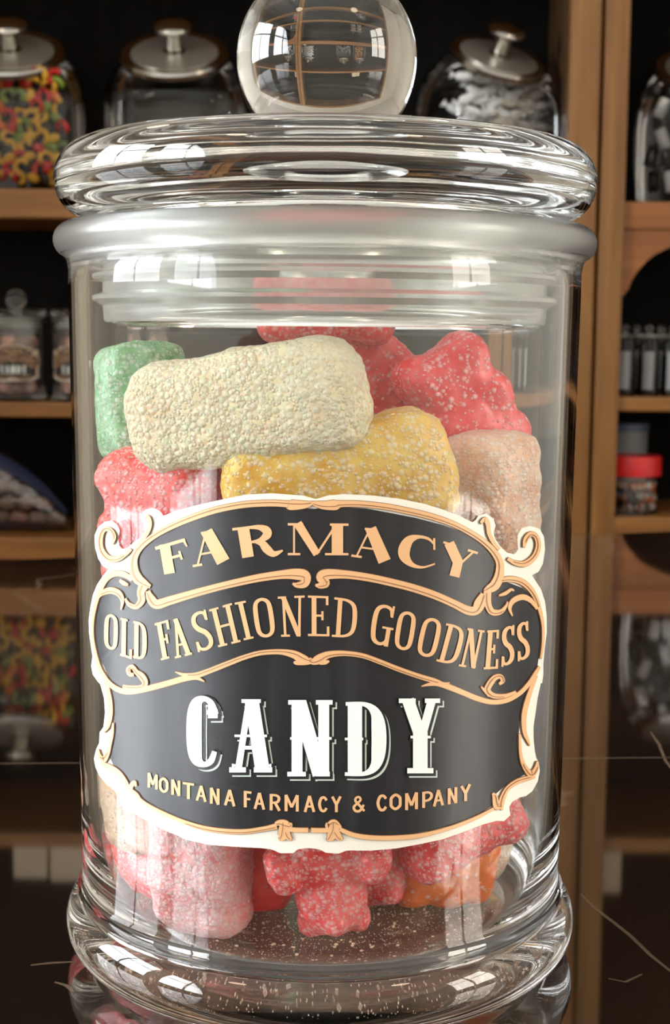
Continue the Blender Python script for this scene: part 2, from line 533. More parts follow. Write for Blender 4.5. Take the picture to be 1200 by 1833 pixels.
# ------------------------------------------------------------------ the label stuck on the jar
def C5(u, v): return (150 + u / 2.6667, 870 + v / 2.6667)
def C6(u, v): return (550 + u / 2.6667, 870 + v / 2.6667)
def C7(u, v): return (150 + u / 2.6667, 1200 + v / 2.6667)
def C8(u, v): return (550 + u / 2.6667, 1200 + v / 2.6667)
def PX(u, v): return (u, v)

def on_wall(px, py, off):
    """Point of the jar's outer wall (a slightly tapered cylinder) seen at a photo pixel, lifted by off."""
    d = ray(px, py)
    r = .0545
    p = None
    for _ in range(6):
        a = d.x * d.x + d.y * d.y
        b = 2 * (CAM.x * d.x + CAM.y * d.y)
        c = CAM.x ** 2 + CAM.y ** 2 - r * r
        disc = max(0.0, b * b - 4 * a * c)
        s = (-b - math.sqrt(disc)) / (2 * a)
        p = CAM + d * s
        r = RW(p.z)
    n = Vector((p.x, p.y, 0)).normalized()
    return Vector((n.x * (r + off), n.y * (r + off), p.z))

def cr(pts, n=6, closed=False):
    """Catmull-Rom through tuples of any length."""
    P = [tuple(p) for p in pts]
    k = len(P); out = []
    rng = range(k if closed else k - 1)
    for i in rng:
        if closed: p0, p1, p2, p3 = P[i - 1], P[i], P[(i + 1) % k], P[(i + 2) % k]
        else: p0, p1, p2, p3 = P[max(i - 1, 0)], P[i], P[i + 1], P[min(i + 2, k - 1)]
        for j in range(n):
            t = j / n
            out.append(tuple(.5 * ((2 * b) + (c - a) * t + (2 * a - 5 * b + 4 * c - d) * t * t + (3 * b - a - 3 * c + d) * t ** 3)
                             for a, b, c, d in zip(p0, p1, p2, p3)))
    if not closed: out.append(P[-1])
    return out

def resample(pts, step=9.0):
    out = [pts[0]]
    for a, b in zip(pts[:-1], pts[1:]):
        L = math.hypot(b[0] - a[0], b[1] - a[1]); n = max(1, int(L / step))
        for i in range(1, n + 1):
            t = i / n; out.append(tuple(x + (y - x) * t for x, y in zip(a, b)))
    return out

def ribbon(bm, pts, off, grow=0.0, closed=False):
    """pts: (x, y, halfwidth) in label units."""
    pts = [p for i, p in enumerate(pts) if i == 0 or math.hypot(p[0] - pts[i - 1][0], p[1] - pts[i - 1][1]) > .15]
    n = len(pts); L = []; Rr = []
    for i, p in enumerate(pts):
        a = pts[(i - 1) % n] if (closed or i) else p
        b = pts[(i + 1) % n] if (closed or i < n - 1) else p
        dx, dy = b[0] - a[0], b[1] - a[1]; l = math.hypot(dx, dy) or 1
        nx, ny = -dy / l, dx / l; h = p[2] + grow
        ox = oy = 0
        if grow and not closed:
            if i == 0: ox, oy = -dx / l * grow, -dy / l * grow
            if i == n - 1: ox, oy = dx / l * grow, dy / l * grow
        L.append(bm.verts.new(on_wall(p[0] + ox + nx * h, p[1] + oy + ny * h, off)))
        Rr.append(bm.verts.new(on_wall(p[0] + ox - nx * h, p[1] + oy - ny * h, off)))
    for i in range(n if closed else n - 1):
        j = (i + 1) % n
        try: bm.faces.new((L[i], L[j], Rr[j], Rr[i]))
        except ValueError: pass

def area(bm, outline, off):
    """Filled outline, sliced finely so it wraps the glass."""
    t = bmesh.new()
    vs = [t.verts.new((x, y, 0)) for x, y in outline]
    tris = geometry.tessellate_polygon([[Vector((x, y, 0)) for x, y in outline]])
    for q in tris:
        try: t.faces.new([vs[i] for i in q])
        except ValueError: pass
    xs = [p[0] for p in outline]; ys = [p[1] for p in outline]
    x = min(xs) + 9
    while x < max(xs):
        bmesh.ops.bisect_plane(t, geom=t.verts[:] + t.edges[:] + t.faces[:], plane_co=(x, 0, 0), plane_no=(1, 0, 0)); x += 9
    y = min(ys) + 40
    while y < max(ys):
        bmesh.ops.bisect_plane(t, geom=t.verts[:] + t.edges[:] + t.faces[:], plane_co=(0, y, 0), plane_no=(0, 1, 0)); y += 40
    mp = {v: bm.verts.new(on_wall(v.co.x, v.co.y, off)) for v in t.verts}
    for f in t.faces:
        try: bm.faces.new([mp[v] for v in f.verts])
        except ValueError: pass
    t.free()

def lpart(name, bm, mat, par):
    for f in bm.faces:
        c = f.calc_center_median(); f.normal_update()
        if f.normal.dot(Vector((c.x, c.y, 0))) < 0: f.normal_flip()
    me = bpy.data.meshes.new(name); bm.to_mesh(me); bm.free()
    for p in me.polygons: p.use_smooth = True
    me.materials.append(mat)
    o = bpy.data.objects.new(name, me); COL.objects.link(o); o.parent = par
    return o

def vinyl(name, col, rough=.38, scuff=0.0):
    m, nt, b = new_mat(name)
    b.inputs['Base Color'].default_value = col
    b.inputs['Roughness'].default_value = rough
    if scuff:
        tc = N(nt, 'ShaderNodeTexCoord'); mp = N(nt, 'ShaderNodeMapping'); mp.inputs['Scale'].default_value = (260, 260, 22)
        nt.links.new(tc.outputs['Object'], mp.inputs['Vector'])
        n1 = N(nt, 'ShaderNodeTexNoise', i_Scale=1.0, i_Detail=4.0); nt.links.new(mp.outputs[0], n1.inputs['Vector'])
        r = ramp(nt, n1.outputs['Fac'], [(.45, col), (.62, tuple(c + scuff * .3 for c in col[:3])), (.8, tuple(c + scuff for c in col[:3]))])
        nt.links.new(r.outputs[0], b.inputs['Base Color'])
    return m
M['lab_white'] = vinyl('label_white', rgb(230, 225, 214))
M['lab_black'] = vinyl('label_black', rgb(29, 29, 33), .34, .022)
M['lab_tan'] = vinyl('label_tan', rgb(220, 172, 126))
M['lab_brown'] = vinyl('label_brown', rgb(128, 84, 56))
M['lab_pale'] = vinyl('label_cream_white', rgb(238, 243, 238))
M['lab_grey'] = vinyl('label_shadow_white', rgb(206, 216, 210))

outl = [C5(*p) for p in [(1110, 62), (1050, 45), (900, 34), (780, 40), (700, 56), (620, 73), (540, 92), (450, 116), (385, 142), (372, 122), (335, 104), (300, 114), (283, 140), (292, 175), (302, 205), (285, 238), (245, 268), (215, 295), (190, 300),
                         (176, 285), (170, 250), (178, 212), (165, 183), (140, 165), (108, 170), (75, 195), (58, 235), (60, 290), (75, 345), (98, 382), (125, 396), (100, 425), (70, 470), (50, 520), (38, 580), (30, 640), (32, 700), (40, 760), (48, 812), (42, 860), (50, 900), (72, 930)]]
outl += [C7(*p) for p in [(62, 40), (85, 65), (103, 130), (108, 200), (100, 270), (82, 295), (80, 345), (66, 375), (55, 420), (62, 460), (80, 500), (110, 535), (150, 570), (180, 605), (180, 640), (215, 660), (260, 690), (330, 730), (400, 765), (450, 785), (500, 808), (600, 830), (700, 838), (850, 846), (900, 852), (940, 870), (1000, 870), (1022, 852), (1060, 846)]]
outl += [C8(*p) for p in [(20, 846), (60, 852), (90, 868), (150, 872), (190, 857), (300, 858), (420, 848), (530, 828), (640, 805), (740, 770), (830, 735), (900, 716), (935, 718), (965, 690), (960, 650), (975, 625), (1010, 605), (1040, 598), (1070, 575), (1095, 530), (1105, 480), (1100, 440), (1088, 416), (1082, 385), (1076, 330), (1075, 270), (1085, 200), (1095, 130), (1110, 60)]]
outl += [C6(*p) for p in [(1116, 940), (1122, 900), (1122, 850), (1128, 780), (1138, 700), (1138, 620), (1130, 550), (1110, 490), (1080, 445), (1068, 425), (1100, 408), (1120, 370), (1130, 300), (1125, 240), (1105, 205), (1060, 190), (1020, 200), (1000, 235), (1000, 270), (1003, 300), (985, 325), (950, 318), (915, 285), (892, 250), (886, 220), (895, 190), (885, 155), (850, 130), (815, 140), (800, 162), (785, 172), (720, 140), (640, 110), (560, 85), (440, 60), (320, 45), (180, 38), (100, 44)]]
blk = [C5(*p) for p in [(1105, 108), (985, 98), (900, 92), (780, 97), (650, 122), (520, 162), (420, 202), (330, 252), (270, 300), (262, 400), (285, 445), (240, 450), (190, 425), (140, 435), (105, 475), (80, 540), (62, 620), (62, 720), (85, 815), (115, 880), (135, 930)]]
blk += [C7(*p) for p in [(140, 60), (152, 130), (156, 200), (150, 290), (140, 360), (132, 410), (150, 450), (195, 490), (225, 545), (270, 600), (350, 652), (450, 698), (550, 730), (650, 748), (750, 756), (850, 752), (930, 745), (1080, 752)]]
blk += [C8(*p) for p in [(0, 752), (120, 752), (170, 752), (250, 778), (350, 784), (480, 780), (580, 762), (680, 736), (760, 705), (830, 675), (880, 640), (890, 590), (930, 555), (985, 520), (1030, 495), (1018, 450), (1004, 400), (1000, 330), (1006, 250), (1020, 180), (1036, 120), (1062, 60)]]
blk += [C6(*p) for p in [(1072, 930), (1092, 850), (1106, 750), (1110, 660), (1096, 590), (1070, 530), (1020, 485), (960, 462), (900, 440), (890, 380), (875, 330), (840, 272), (740, 218), (640, 184), (520, 152), (400, 128), (280, 106), (150, 96), (50, 105)]]

label = None
bm = bmesh.new(); area(bm, outl, .00030)
label = lpart('label', bm, M['lab_white'], jar)
label['label'] = 'black and tan paper label reading FARMACY OLD FASHIONED GOODNESS CANDY'
bm = bmesh.new(); area(bm, blk, .00045); lpart('label_panel', bm, M['lab_black'], label)

# ---- tan scrollwork: (crop, [(u, v, halfwidth in crop units)...])
SC = []
def sc(c, pts): SC.append([c(u, v) + (w / 2.6667,) for u, v, w in pts])
sc(C5, [(1095, 76, 6), (1075, 84, 14), (1040, 88, 20), (990, 88, 24), (975, 84, 16), (900, 80, 15), (780, 86, 15), (660, 107, 15), (560, 137, 15), (460, 177, 14), (380, 217, 13), (320, 257, 13), (275, 300, 15), (252, 345, 18), (252, 400, 22), (270, 440, 24), (300, 462, 18), (330, 478, 8)])
sc(C5, [(302, 150, 7), (318, 148, 11), (328, 178, 10), (318, 215, 10), (292, 255, 9), (262, 298, 8)])
sc(C5, [(150, 275, 6), (158, 240, 11), (140, 208, 10), (112, 208, 10), (95, 245, 12), (98, 300, 13), (130, 342, 14), (175, 345, 13), (215, 322, 9), (240, 300, 6)])
sc(C5, [(318, 500, 10), (332, 535, 20), (360, 562, 22), (420, 545, 20), (520, 515, 18), (620, 487, 17), (720, 462, 17), (840, 436, 18), (950, 420, 20), (1020, 418, 26), (1058, 428, 26), (1055, 462, 20), (1020, 470, 12), (1000, 462, 4)])
sc(C5, [(300, 470, 24), (285, 505, 18), (288, 545, 17), (262, 574, 12), (228, 562, 9), (212, 535, 4)])
sc(C5, [(245, 445, 10), (205, 420, 13), (160, 418, 13), (120, 445, 12), (92, 500, 10), (72, 560, 9), (58, 640, 7), (58, 720, 6), (72, 800, 7), (92, 870, 9), (122, 920, 9)])
sc(C5, [(82, 530, 6), (105, 508, 12), (145, 497, 15), (182, 512, 14), (198, 545, 9), (192, 588, 3)])
sc(C5, [(225, 470, 5), (205, 462, 10), (185, 448, 6)])
sc(C5, [(1092, 822, 8), (1075, 832, 16), (1045, 822, 22), (1005, 800, 18), (940, 788, 12), (850, 793, 11), (770, 815, 11), (690, 846, 12), (610, 878, 12), (545, 900, 13), (490, 898, 8), (448, 884, 2)])
sc(C5, [(1090, 838, 6), (1060, 842, 8), (1020, 840, 10), (1005, 838, 4)])
sc(C7, [(585, 50, 2), (545, 32, 9), (490, 36, 13), (420, 56, 13), (340, 78, 13), (260, 97, 12), (205, 98, 12), (155, 76, 12), (118, 38, 10), (108, 10, 6)])
sc(C5, [(252, 898, 7), (232, 895, 10), (226, 872, 10), (245, 860, 9), (265, 885, 11), (288, 905, 16), (305, 935, 14), (290, 958, 12), (240, 962, 12), (200, 955, 9)])
sc(C7, [(118, 40, 8), (128, 90, 11), (138, 150, 13), (140, 210, 12), (130, 262, 9), (112, 292, 3)])
sc(C7, [(154, 250, 4), (150, 300, 7), (140, 350, 7), (128, 395, 10), (108, 425, 14), (90, 405, 9), (84, 375, 4)])
sc(C7, [(95, 440, 8), (140, 460, 12), (180, 488, 13), (208, 525, 12), (230, 562, 10), (265, 590, 9), (280, 608, 4)])
sc(C7, [(238, 578, 6), (240, 548, 10), (255, 530, 8), (262, 550, 5)])
sc(C7, [(270, 600, 5), (310, 635, 8), (380, 672, 8), (480, 716, 9), (600, 752, 11), (750, 765, 11), (860, 752, 11), (925, 738, 14)])
sc(C7, [(918, 728, 8), (938, 722, 14), (960, 728, 20), (985, 735, 14), (990, 722, 6)])
sc(C7, [(958, 715, 14), (958, 755, 24), (950, 790, 20), (938, 802, 6)])
sc(C7, [(968, 760, 16), (980, 790, 14), (996, 800, 6)])
sc(C7, [(975, 750, 12), (1010, 756, 11), (1073, 757, 11)])
sc(C7, [(1086, 757, 11), (1150, 758, 11), (1190, 750, 12)])
sc(C8, [(160, 745, 6), (128, 722, 16), (100, 738, 14), (95, 722, 5)])
sc(C8, [(128, 716, 14), (128, 755, 24), (112, 790, 20), (96, 806, 6)])
sc(C8, [(132, 760, 18), (150, 790, 16), (168, 802, 6)])
sc(C8, [(880, 655, 6), (800, 698, 8), (700, 738, 8), (600, 768, 9), (500, 788, 11), (350, 795, 11), (230, 783, 11), (155, 752, 9)])
sc(C6, [(25, 76, 6), (45, 84, 14), (85, 90, 20), (135, 88, 24), (150, 84, 16), (240, 83, 14), (360, 95, 14), (480, 118, 14), (580, 142, 14), (680, 176, 13), (760, 216, 13), (830, 262, 14), (880, 312, 16), (908, 365, 18), (905, 425, 22), (885, 470, 24), (855, 490, 18), (835, 498, 8)])
sc(C6, [(818, 175, 6), (838, 158, 11), (852, 180, 11), (858, 225, 10), (880, 270, 9), (905, 300, 7)])
sc(C6, [(1022, 290, 6), (1030, 255, 12), (1052, 228, 11), (1080, 240, 12), (1090, 285, 13), (1072, 335, 14), (1030, 368, 14), (985, 366, 11), (945, 345, 7)])
sc(C6, [(40, 470, 4), (62, 472, 14), (90, 462, 18), (70, 432, 26), (100, 418, 24), (190, 420, 19), (300, 436, 18), (400, 458, 18), (500, 484, 18), (600, 518, 18), (690, 558, 18), (755, 590, 20), (795, 590, 22), (815, 555, 26), (832, 512, 14)])
sc(C6, [(850, 500, 18), (852, 560, 16), (872, 598, 15), (912, 598, 11), (938, 570, 6), (945, 550, 3)])
sc(C6, [(905, 450, 8), (950, 442, 13), (1000, 450, 14), (1042, 478, 14), (1075, 525, 12), (1096, 585, 9), (1112, 660, 7), (1112, 750, 6), (1102, 820, 5)])
sc(C6, [(968, 618, 3), (955, 580, 8), (972, 545, 12), (1015, 528, 13), (1055, 545, 11), (1085, 585, 6)])
sc(C6, [(905, 520, 4), (935, 510, 8), (962, 492, 6), (975, 498, 3)])
sc(C6, [(8, 822, 8), (28, 834, 15), (60, 822, 22), (100, 802, 16), (170, 795, 12), (260, 806, 11), (340, 834, 11), (430, 870, 11), (520, 902, 11), (600, 926, 11), (640, 938, 6), (672, 936, 2)])
sc(C6, [(60, 843, 6), (85, 838, 10), (105, 832, 4)])
sc(C8, [(540, 72, 2), (580, 62, 8), (620, 60, 12), (680, 80, 13), (740, 105, 12), (800, 130, 12), (870, 148, 11), (940, 140, 11), (1000, 108, 10), (1045, 62, 10), (1075, 15, 9), (1095, -20, 6)])
sc(C8, [(905, 62, 6), (922, 48, 10), (912, 26, 10), (885, 32, 13), (862, 60, 15), (850, 92, 14), (880, 118, 12), (935, 118, 9), (985, 100, 6)])
sc(C8, [(820, 75, 3), (840, 95, 8), (860, 118, 8)])
sc(C8, [(1080, 25, 8), (1055, 90, 10), (1036, 150, 12), (1022, 220, 12), (1025, 290, 10), (1040, 330, 7), (1050, 355, 3)])
sc(C8, [(1002, 300, 5), (1006, 390, 7), (1022, 450, 10), (1055, 492, 15), (1078, 470, 12), (1086, 432, 5)])
sc(C8, [(1075, 505, 6), (1040, 512, 11), (990, 528, 12), (945, 560, 11), (922, 605, 14), (915, 640, 12), (920, 662, 4)])
sc(C8, [(925, 640, 5), (895, 645, 16), (885, 600, 12), (875, 582, 5)])
bmB, bmT = bmesh.new(), bmesh.new()
for s in SC:
    p = resample(cr(s, 6), 7)
    ribbon(bmB, p, .00058, .9)
    ribbon(bmT, p, .00072)
# engraved brown lines inside the thick scrolls
for s in SC:
    if max(q[2] for q in s) < 5.0: continue
    p = resample(cr(s, 6), 7)
    n = len(p); q = []
    for i in range(1, n - 1):
        a, b = p[i - 1], p[i + 1]; dx, dy = b[0] - a[0], b[1] - a[1]; l = math.hypot(dx, dy) or 1
        h = p[i][2]
        if h < 3.4:
            if len(q) > 2: ribbon(bmB, q, .00086)
            q = []; continue
        k = h * .25
        q.append((p[i][0] - dy / l * k, p[i][1] + dx / l * k, .55))
    if len(q) > 2: ribbon(bmB, q, .00086)
lpart('border_outline', bmB, M['lab_brown'], label)
lpart('border_scrollwork', bmT, M['lab_tan'], label)

# ---- lettering
FAT = {
 'F': [[(.30, 0, .17), (.30, 1, .17)], [(.0, .045, .045), (.95, .045, .045)], [(.90, .03, .035), (.98, .27, .02)], [(.3, .5, .035), (.74, .5, .035)], [(.72, .36, .03), (.76, .64, .03)]],
 'A': [[(.40, .0, .17), (.80, 1, .2)], [(.38, .02, .022), (.12, .98, .022)], [(.22, .66, .022), (.6, .66, .022)], [(.0, .975, .028), (.24, .975, .028)], [(.24, .03, .03), (.5, .03, .03)]],
 'R': [[(.24, 0, .18), (.24, 1, .18)], [(.0, .035, .035), (.4, .035, .035)], ['c', (.35, .035, .035), (.58, .06, .07), (.73, .18, .13), (.72, .34, .13), (.55, .48, .06), (.35, .52, .03)], ['c', (.42, .5, .03), (.58, .58, .1), (.66, .78, .13), (.78, .95, .09), (.98, .86, .02)]],
 'M': [[(.10, 0, .022), (.10, 1, .022)], [(.16, 0, .13), (.48, .97, .11)], [(.48, .97, .025), (.80, .03, .03)], [(.82, 0, .17), (.82, 1, .17)], [(.0, .03, .03), (.25, .03, .03)], [(.0, .972, .028), (.2, .972, .028)], [(.62, .972, .028), (1., .972, .028)], [(.7, .03, .03), (1, .03, .03)]],
 'C': [['c', (.93, .18, .02), (.78, .04, .035), (.52, .02, .05), (.28, .16, .13), (.17, .45, .18), (.2, .72, .16), (.4, .94, .07), (.68, .98, .028), (.98, .82, .018)], [(.93, .0, .025), (.95, .36, .025)]],
 'Y': [[(.16, 0, .16), (.52, .56, .16)], [(.88, .03, .028), (.56, .56, .03)], [(.5, .45, .15), (.46, 1, .16)], [(.72, .03, .03), (1, .03, .03)], [(0, .03, .03), (.36, .03, .03)]],
}
SLAB = {
 'O': [['o', (.5, .035, .035), (.78, .10, .045), (.88, .28, .055), (.88, .72, .055), (.78, .90, .045), (.5, .965, .035), (.22, .90, .045), (.12, .28 + .44, .055), (.12, .28, .055), (.22, .10, .045)]],
 'L': [[(.34, 0, .055), (.34, 1, .055)], [(.08, .022, .022), (.62, .022, .022)], [(.08, .975, .025), (.95, .975, .025)], [(.9, .76, .03), (.9, 1, .03)]],
 'D': [[(.26, 0, .055), (.26, 1, .055)], ['c', (.02, .025, .025), (.5, .03, .03), (.78, .12, .045), (.88, .32, .055), (.88, .68, .055), (.78, .88, .045), (.5, .97, .03), (.02, .975, .025)]],
 'F': [[(.34, 0, .058), (.34, 1, .058)], [(.06, .024, .024), (.95, .024, .024)], [(.9, 0, .03), (.9, .24, .03)], [(.3, .48, .026), (.72, .48, .026)], [(.7, .36, .026), (.7, .6, .026)], [(.06, .976, .024), (.64, .976, .024)]],
 'A': [[(.5, .0, .03), (.17, 1, .03)], [(.48, 0, .058), (.8, 1, .058)], [(.28, .68, .024), (.72, .68, .024)], [(.0, .976, .024), (.36, .976, .024)], [(.58, .976, .024), (1., .976, .024)]],
 'S': [['c', (.84, .24, .03), (.78, .08, .035), (.5, .03, .035), (.22, .1, .05), (.16, .26, .055), (.32, .42, .06), (.66, .56, .06), (.84, .74, .055), (.78, .9, .05), (.5, .97, .035), (.22, .92, .035), (.14, .75, .03)], [(.86, .0, .025), (.86, .26, .025)], [(.12, .74, .025), (.12, 1., .025)]],
 'H': [[(.2, 0, .056), (.2, 1, .056)], [(.8, 0, .056), (.8, 1, .056)], [(.2, .5, .026), (.8, .5, .026)]] + [[(x0, y, .023), (x1, y, .023)] for x0, x1 in ((.0, .4), (.6, 1.)) for y in (.023, .977)],
 'I': [[(.5, 0, .056), (.5, 1, .056)], [(.08, .023, .023), (.92, .023, .023)], [(.08, .977, .023), (.92, .977, .023)]],
 'N': [[(.2, 0, .028), (.2, 1, .028)], [(.2, .02, .056), (.8, .98, .056)], [(.82, 0, .028), (.82, 1, .028)], [(.0, .023, .023), (.3, .023, .023)], [(.62, .023, .023), (1., .023, .023)], [(.02, .977, .023), (.4, .977, .023)]],
 'E': [[(.3, 0, .056), (.3, 1, .056)], [(.04, .024, .024), (.92, .024, .024)], [(.04, .976, .024), (.95, .976, .024)], [(.87, 0, .028), (.87, .22, .028)], [(.9, .76, .028), (.9, 1, .028)], [(.3, .49, .024), (.68, .49, .024)], [(.66, .38, .024), (.66, .6, .024)]],
 'G': [['c', (.84, .26, .03), (.76, .09, .035), (.5, .03, .035), (.24, .1, .05), (.14, .3, .056), (.14, .7, .056), (.24, .9, .05), (.5, .97, .035), (.74, .9, .04), (.82, .75, .045)], [(.8, .55, .05), (.8, 1., .05)], [(.52, .555, .024), (1., .555, .024)], [(.86, .0, .025), (.86, .28, .025)]],
}
TUS = {
 'C': [['c', (.80, .26, .09), (.74, .10, .05), (.52, .04, .045), (.30, .1, .085), (.22, .3, .11), (.22, .7, .11), (.30, .9, .085), (.52, .97, .045), (.74, .92, .05), (.86, .78, .04)], [(.80, .18, .075), (.80, .32, .075)], [(.02, .47, .025), (.46, .47, .025)]],
 'A': [[(.46, .02, .045), (.22, .94, .05)], [(.52, .02, .10), (.76, .94, .10)], [(.26, .66, .03), (.7, .66, .03)], [(.12, .50, .022), (.88, .50, .022)], [(.28, .03, .03), (.74, .03, .03)], [(.0, .96, .04), (.40, .96, .04)], [(.56, .96, .04), (1., .96, .04)], [(.06, .90, .03), (.16, .90, .02)], [(.9, .90, .02), (.98, .90, .03)]],
 'N': [[(.22, .02, .075), (.22, .98, .075)], [(.26, .02, .10), (.72, .98, .10)], [(.80, .02, .075), (.80, .98, .075)], [(.06, .50, .022), (.98, .50, .022)], [(.02, .03, .035), (.42, .03, .035)], [(.62, .03, .035), (1., .03, .035)], [(.0, .965, .035), (.42, .965, .035)], [(.62, .965, .035), (.94, .965, .035)]],
 'D': [[(.28, .02, .10), (.28, .98, .10)], ['c', (.06, .03, .03), (.5, .035, .035), (.74, .14, .07), (.82, .34, .1), (.82, .66, .1), (.74, .86, .07), (.5, .965, .035), (.04, .97, .03)], [(.04, .5, .022), (.48, .5, .022)], [(.7, .5, .03), (1., .5, .02)]],
 'Y': [[(.22, .02, .085), (.52, .5, .085)], [(.80, .02, .06), (.56, .5, .06)], [(.52, .45, .10), (.52, .98, .10)], [(.28, .52, .022), (.78, .52, .022)], [(.0, .04, .035), (.42, .04, .035)], [(.62, .04, .035), (1., .04, .035)], [(.2, .965, .04), (.84, .965, .04)]],
}
SANS = {
 'M': [[(.1, 0, .09), (.1, 1, .09)], [(.1, 0, .08), (.5, .75, .08)], [(.5, .75, .08), (.9, 0, .08)], [(.9, 0, .09), (.9, 1, .09)]],
 'O': [['o', (.5, .07, .08), (.85, .25, .09), (.88, .5, .09), (.85, .75, .09), (.5, .93, .08), (.15, .75, .09), (.12, .5, .09), (.15, .25, .09)]],
 'N': [[(.14, 0, .09), (.14, 1, .09)], [(.14, 0, .08), (.86, 1, .08)], [(.86, 0, .09), (.86, 1, .09)]],
 'T': [[(.0, .07, .07), (1, .07, .07)], [(.5, 0, .09), (.5, 1, .09)]],
 'A': [[(.5, 0, .085), (.08, 1, .085)], [(.5, 0, .085), (.92, 1, .085)], [(.25, .66, .06), (.75, .66, .06)]],
 'F': [[(.18, 0, .09), (.18, 1, .09)], [(.1, .07, .07), (1, .07, .07)], [(.1, .48, .065), (.85, .48, .065)]],
 'R': [[(.16, 0, .09), (.16, 1, .09)], ['c', (.1, .07, .07), (.6, .07, .07), (.86, .2, .085), (.8, .42, .085), (.5, .52, .07), (.1, .52, .07)], [(.5, .5, .085), (.92, 1, .085)]],
 'P': [[(.16, 0, .09), (.16, 1, .09)], ['c', (.1, .07, .07), (.6, .07, .07), (.88, .2, .085), (.86, .42, .085), (.55, .56, .07), (.1, .56, .07)]],
 'C': [['c', (.9, .26, .08), (.65, .08, .08), (.32, .14, .085), (.14, .5, .09), (.32, .86, .085), (.65, .92, .08), (.9, .74, .08)]],
 'Y': [[(.08, 0, .085), (.5, .52, .085)], [(.92, 0, .085), (.5, .52, .085)], [(.5, .48, .09), (.5, 1, .09)]],
 '&': [['c', (.95, .95, .07), (.6, .62, .08), (.25, .3, .08), (.32, .1, .07), (.55, .07, .07), (.65, .25, .07), (.4, .45, .07), (.12, .68, .08), (.25, .92, .08), (.6, .92, .08), (.9, .55, .07)]],
}
def quad(q, x, y):
    tl, tr, bl, br = q
    return tuple((tl[i] * (1 - x) + tr[i] * x) * (1 - y) + (bl[i] * (1 - x) + br[i] * x) * y for i in (0, 1))
def glyph(bm, strokes, q, off, grow=0.0, shift=(0, 0)):
    hgt = (math.dist(q[0], q[2]) + math.dist(q[1], q[3])) / 2
    for s in strokes:
        kind = s[0] if isinstance(s[0], str) else 'l'
        pts = s[1:] if kind != 'l' else s
        P = [tuple(a + b for a, b in zip(quad(q, x, y), shift)) + (w * hgt,) for x, y, w in pts]
        if kind == 'c': P = cr(P, 6)
        elif kind == 'o': P = cr(P, 6, True)
        else: P = resample(P, 8)
        ribbon(bm, P, off, grow, closed=(kind == 'o'))
def Q(c, *p): return [c(*k) for k in p]
bm = bmesh.new()
for ch, q in [('F', Q(C5, (352, 290), (498, 246), (376, 426), (520, 390))), ('A', Q(C5, (530, 226), (690, 196), (530, 384), (708, 352))), ('R', Q(C5, (716, 200), (925, 176), (735, 340), (962, 326))),
              ('M', [C5(978, 176), C6(195, 178), C5(978, 327), C6(195, 327)]), ('A', Q(C6, (235, 194), (400, 210), (210, 333), (405, 362))), ('C', Q(C6, (438, 224), (612, 250), (420, 372), (605, 396))), ('Y', Q(C6, (645, 262), (805, 314), (622, 410), (782, 450)))]:
    glyph(bm, FAT[ch], q, .00062, .45)
lpart('name_lettering', bm, M['lab_tan'], label)
bm = bmesh.new()
for ch, q in [('O', Q(C5, (116, 605), (174, 618), (112, 770), (170, 786))), ('L', Q(C5, (184, 626), (244, 642), (182, 804), (242, 824))), ('D', Q(C5, (248, 642), (308, 656), (246, 816), (308, 830))),
              ('F', Q(C5, (345, 656), (414, 636), (376, 830), (442, 812))), ('A', Q(C5, (410, 642), (486, 622), (446, 820), (526, 800))), ('S', Q(C5, (512, 612), (596, 584), (548, 792), (636, 768))), ('H', Q(C5, (606, 588), (712, 556), (650, 766), (754, 740))),
              ('I', Q(C5, (722, 556), (782, 544), (766, 734), (820, 722))), ('O', Q(C5, (806, 538), (896, 526), (832, 724), (922, 714))), ('N', Q(C5, (930, 526), (1056, 520), (944, 716), (1050, 714))), ('E', Q(C5, (1068, 520), (1176, 524), (1068, 712), (1178, 714))),
              ('D', Q(C6, (128, 528), (244, 545), (116, 716), (232, 720))), ('G', Q(C6, (316, 558), (426, 574), (290, 744), (392, 766))), ('O', Q(C6, (436, 590), (520, 604), (408, 770), (490, 788))), ('O', Q(C6, (552, 620), (642, 638), (512, 802), (602, 820))),
              ('D', Q(C6, (656, 652), (752, 676), (608, 832), (706, 852))), ('N', Q(C6, (758, 676), (838, 688), (714, 856), (802, 870))), ('E', Q(C6, (848, 688), (908, 684), (830, 872), (902, 868))), ('S', Q(C6, (922, 676), (982, 660), (914, 862), (976, 840))), ('S', Q(C6, (992, 656), (1046, 642), (992, 836), (1052, 814)))]:
    glyph(bm, SLAB[ch], q, .00062, .25)
lpart('slogan_lettering', bm, M['lab_tan'], label)
b1, b2, b3 = bmesh.new(), bmesh.new(), bmesh.new()
for ch, x0, x1, y0, y1 in [('C', 340, 396, 1244, 1370), ('A', 413, 490, 1249, 1381), ('N', 515, 596, 1251, 1388), ('D', 613, 690, 1254, 1387), ('Y', 711, 785, 1247, 1382)]:
    q = [(x0, y0), (x1, y0), (x0, y1), (x1, y1)]
    glyph(b1, TUS[ch], q, .00060, 1.2, (6.2, 6.6))
    glyph(b2, TUS[ch], q, .00074, 2.3, (2.2, 2.4))
    glyph(b3, TUS[ch], q, .00088, -.7)
lpart('candy_lettering_shadow', b1, M['lab_grey'], label)
lpart('candy_lettering_outline', b2, M['lab_black'], label)
lpart('candy_lettering', b3, M['lab_pale'], label)
bm = bmesh.new()
def small(ch, c, u0, u1, v0, v1, s):
    d = (u1 - u0) * s / 2
    glyph(bm, SANS[ch], [c(u0, v0 - d), c(u1, v0 + d), c(u0, v1 - d), c(u1, v1 + d)], .00062)
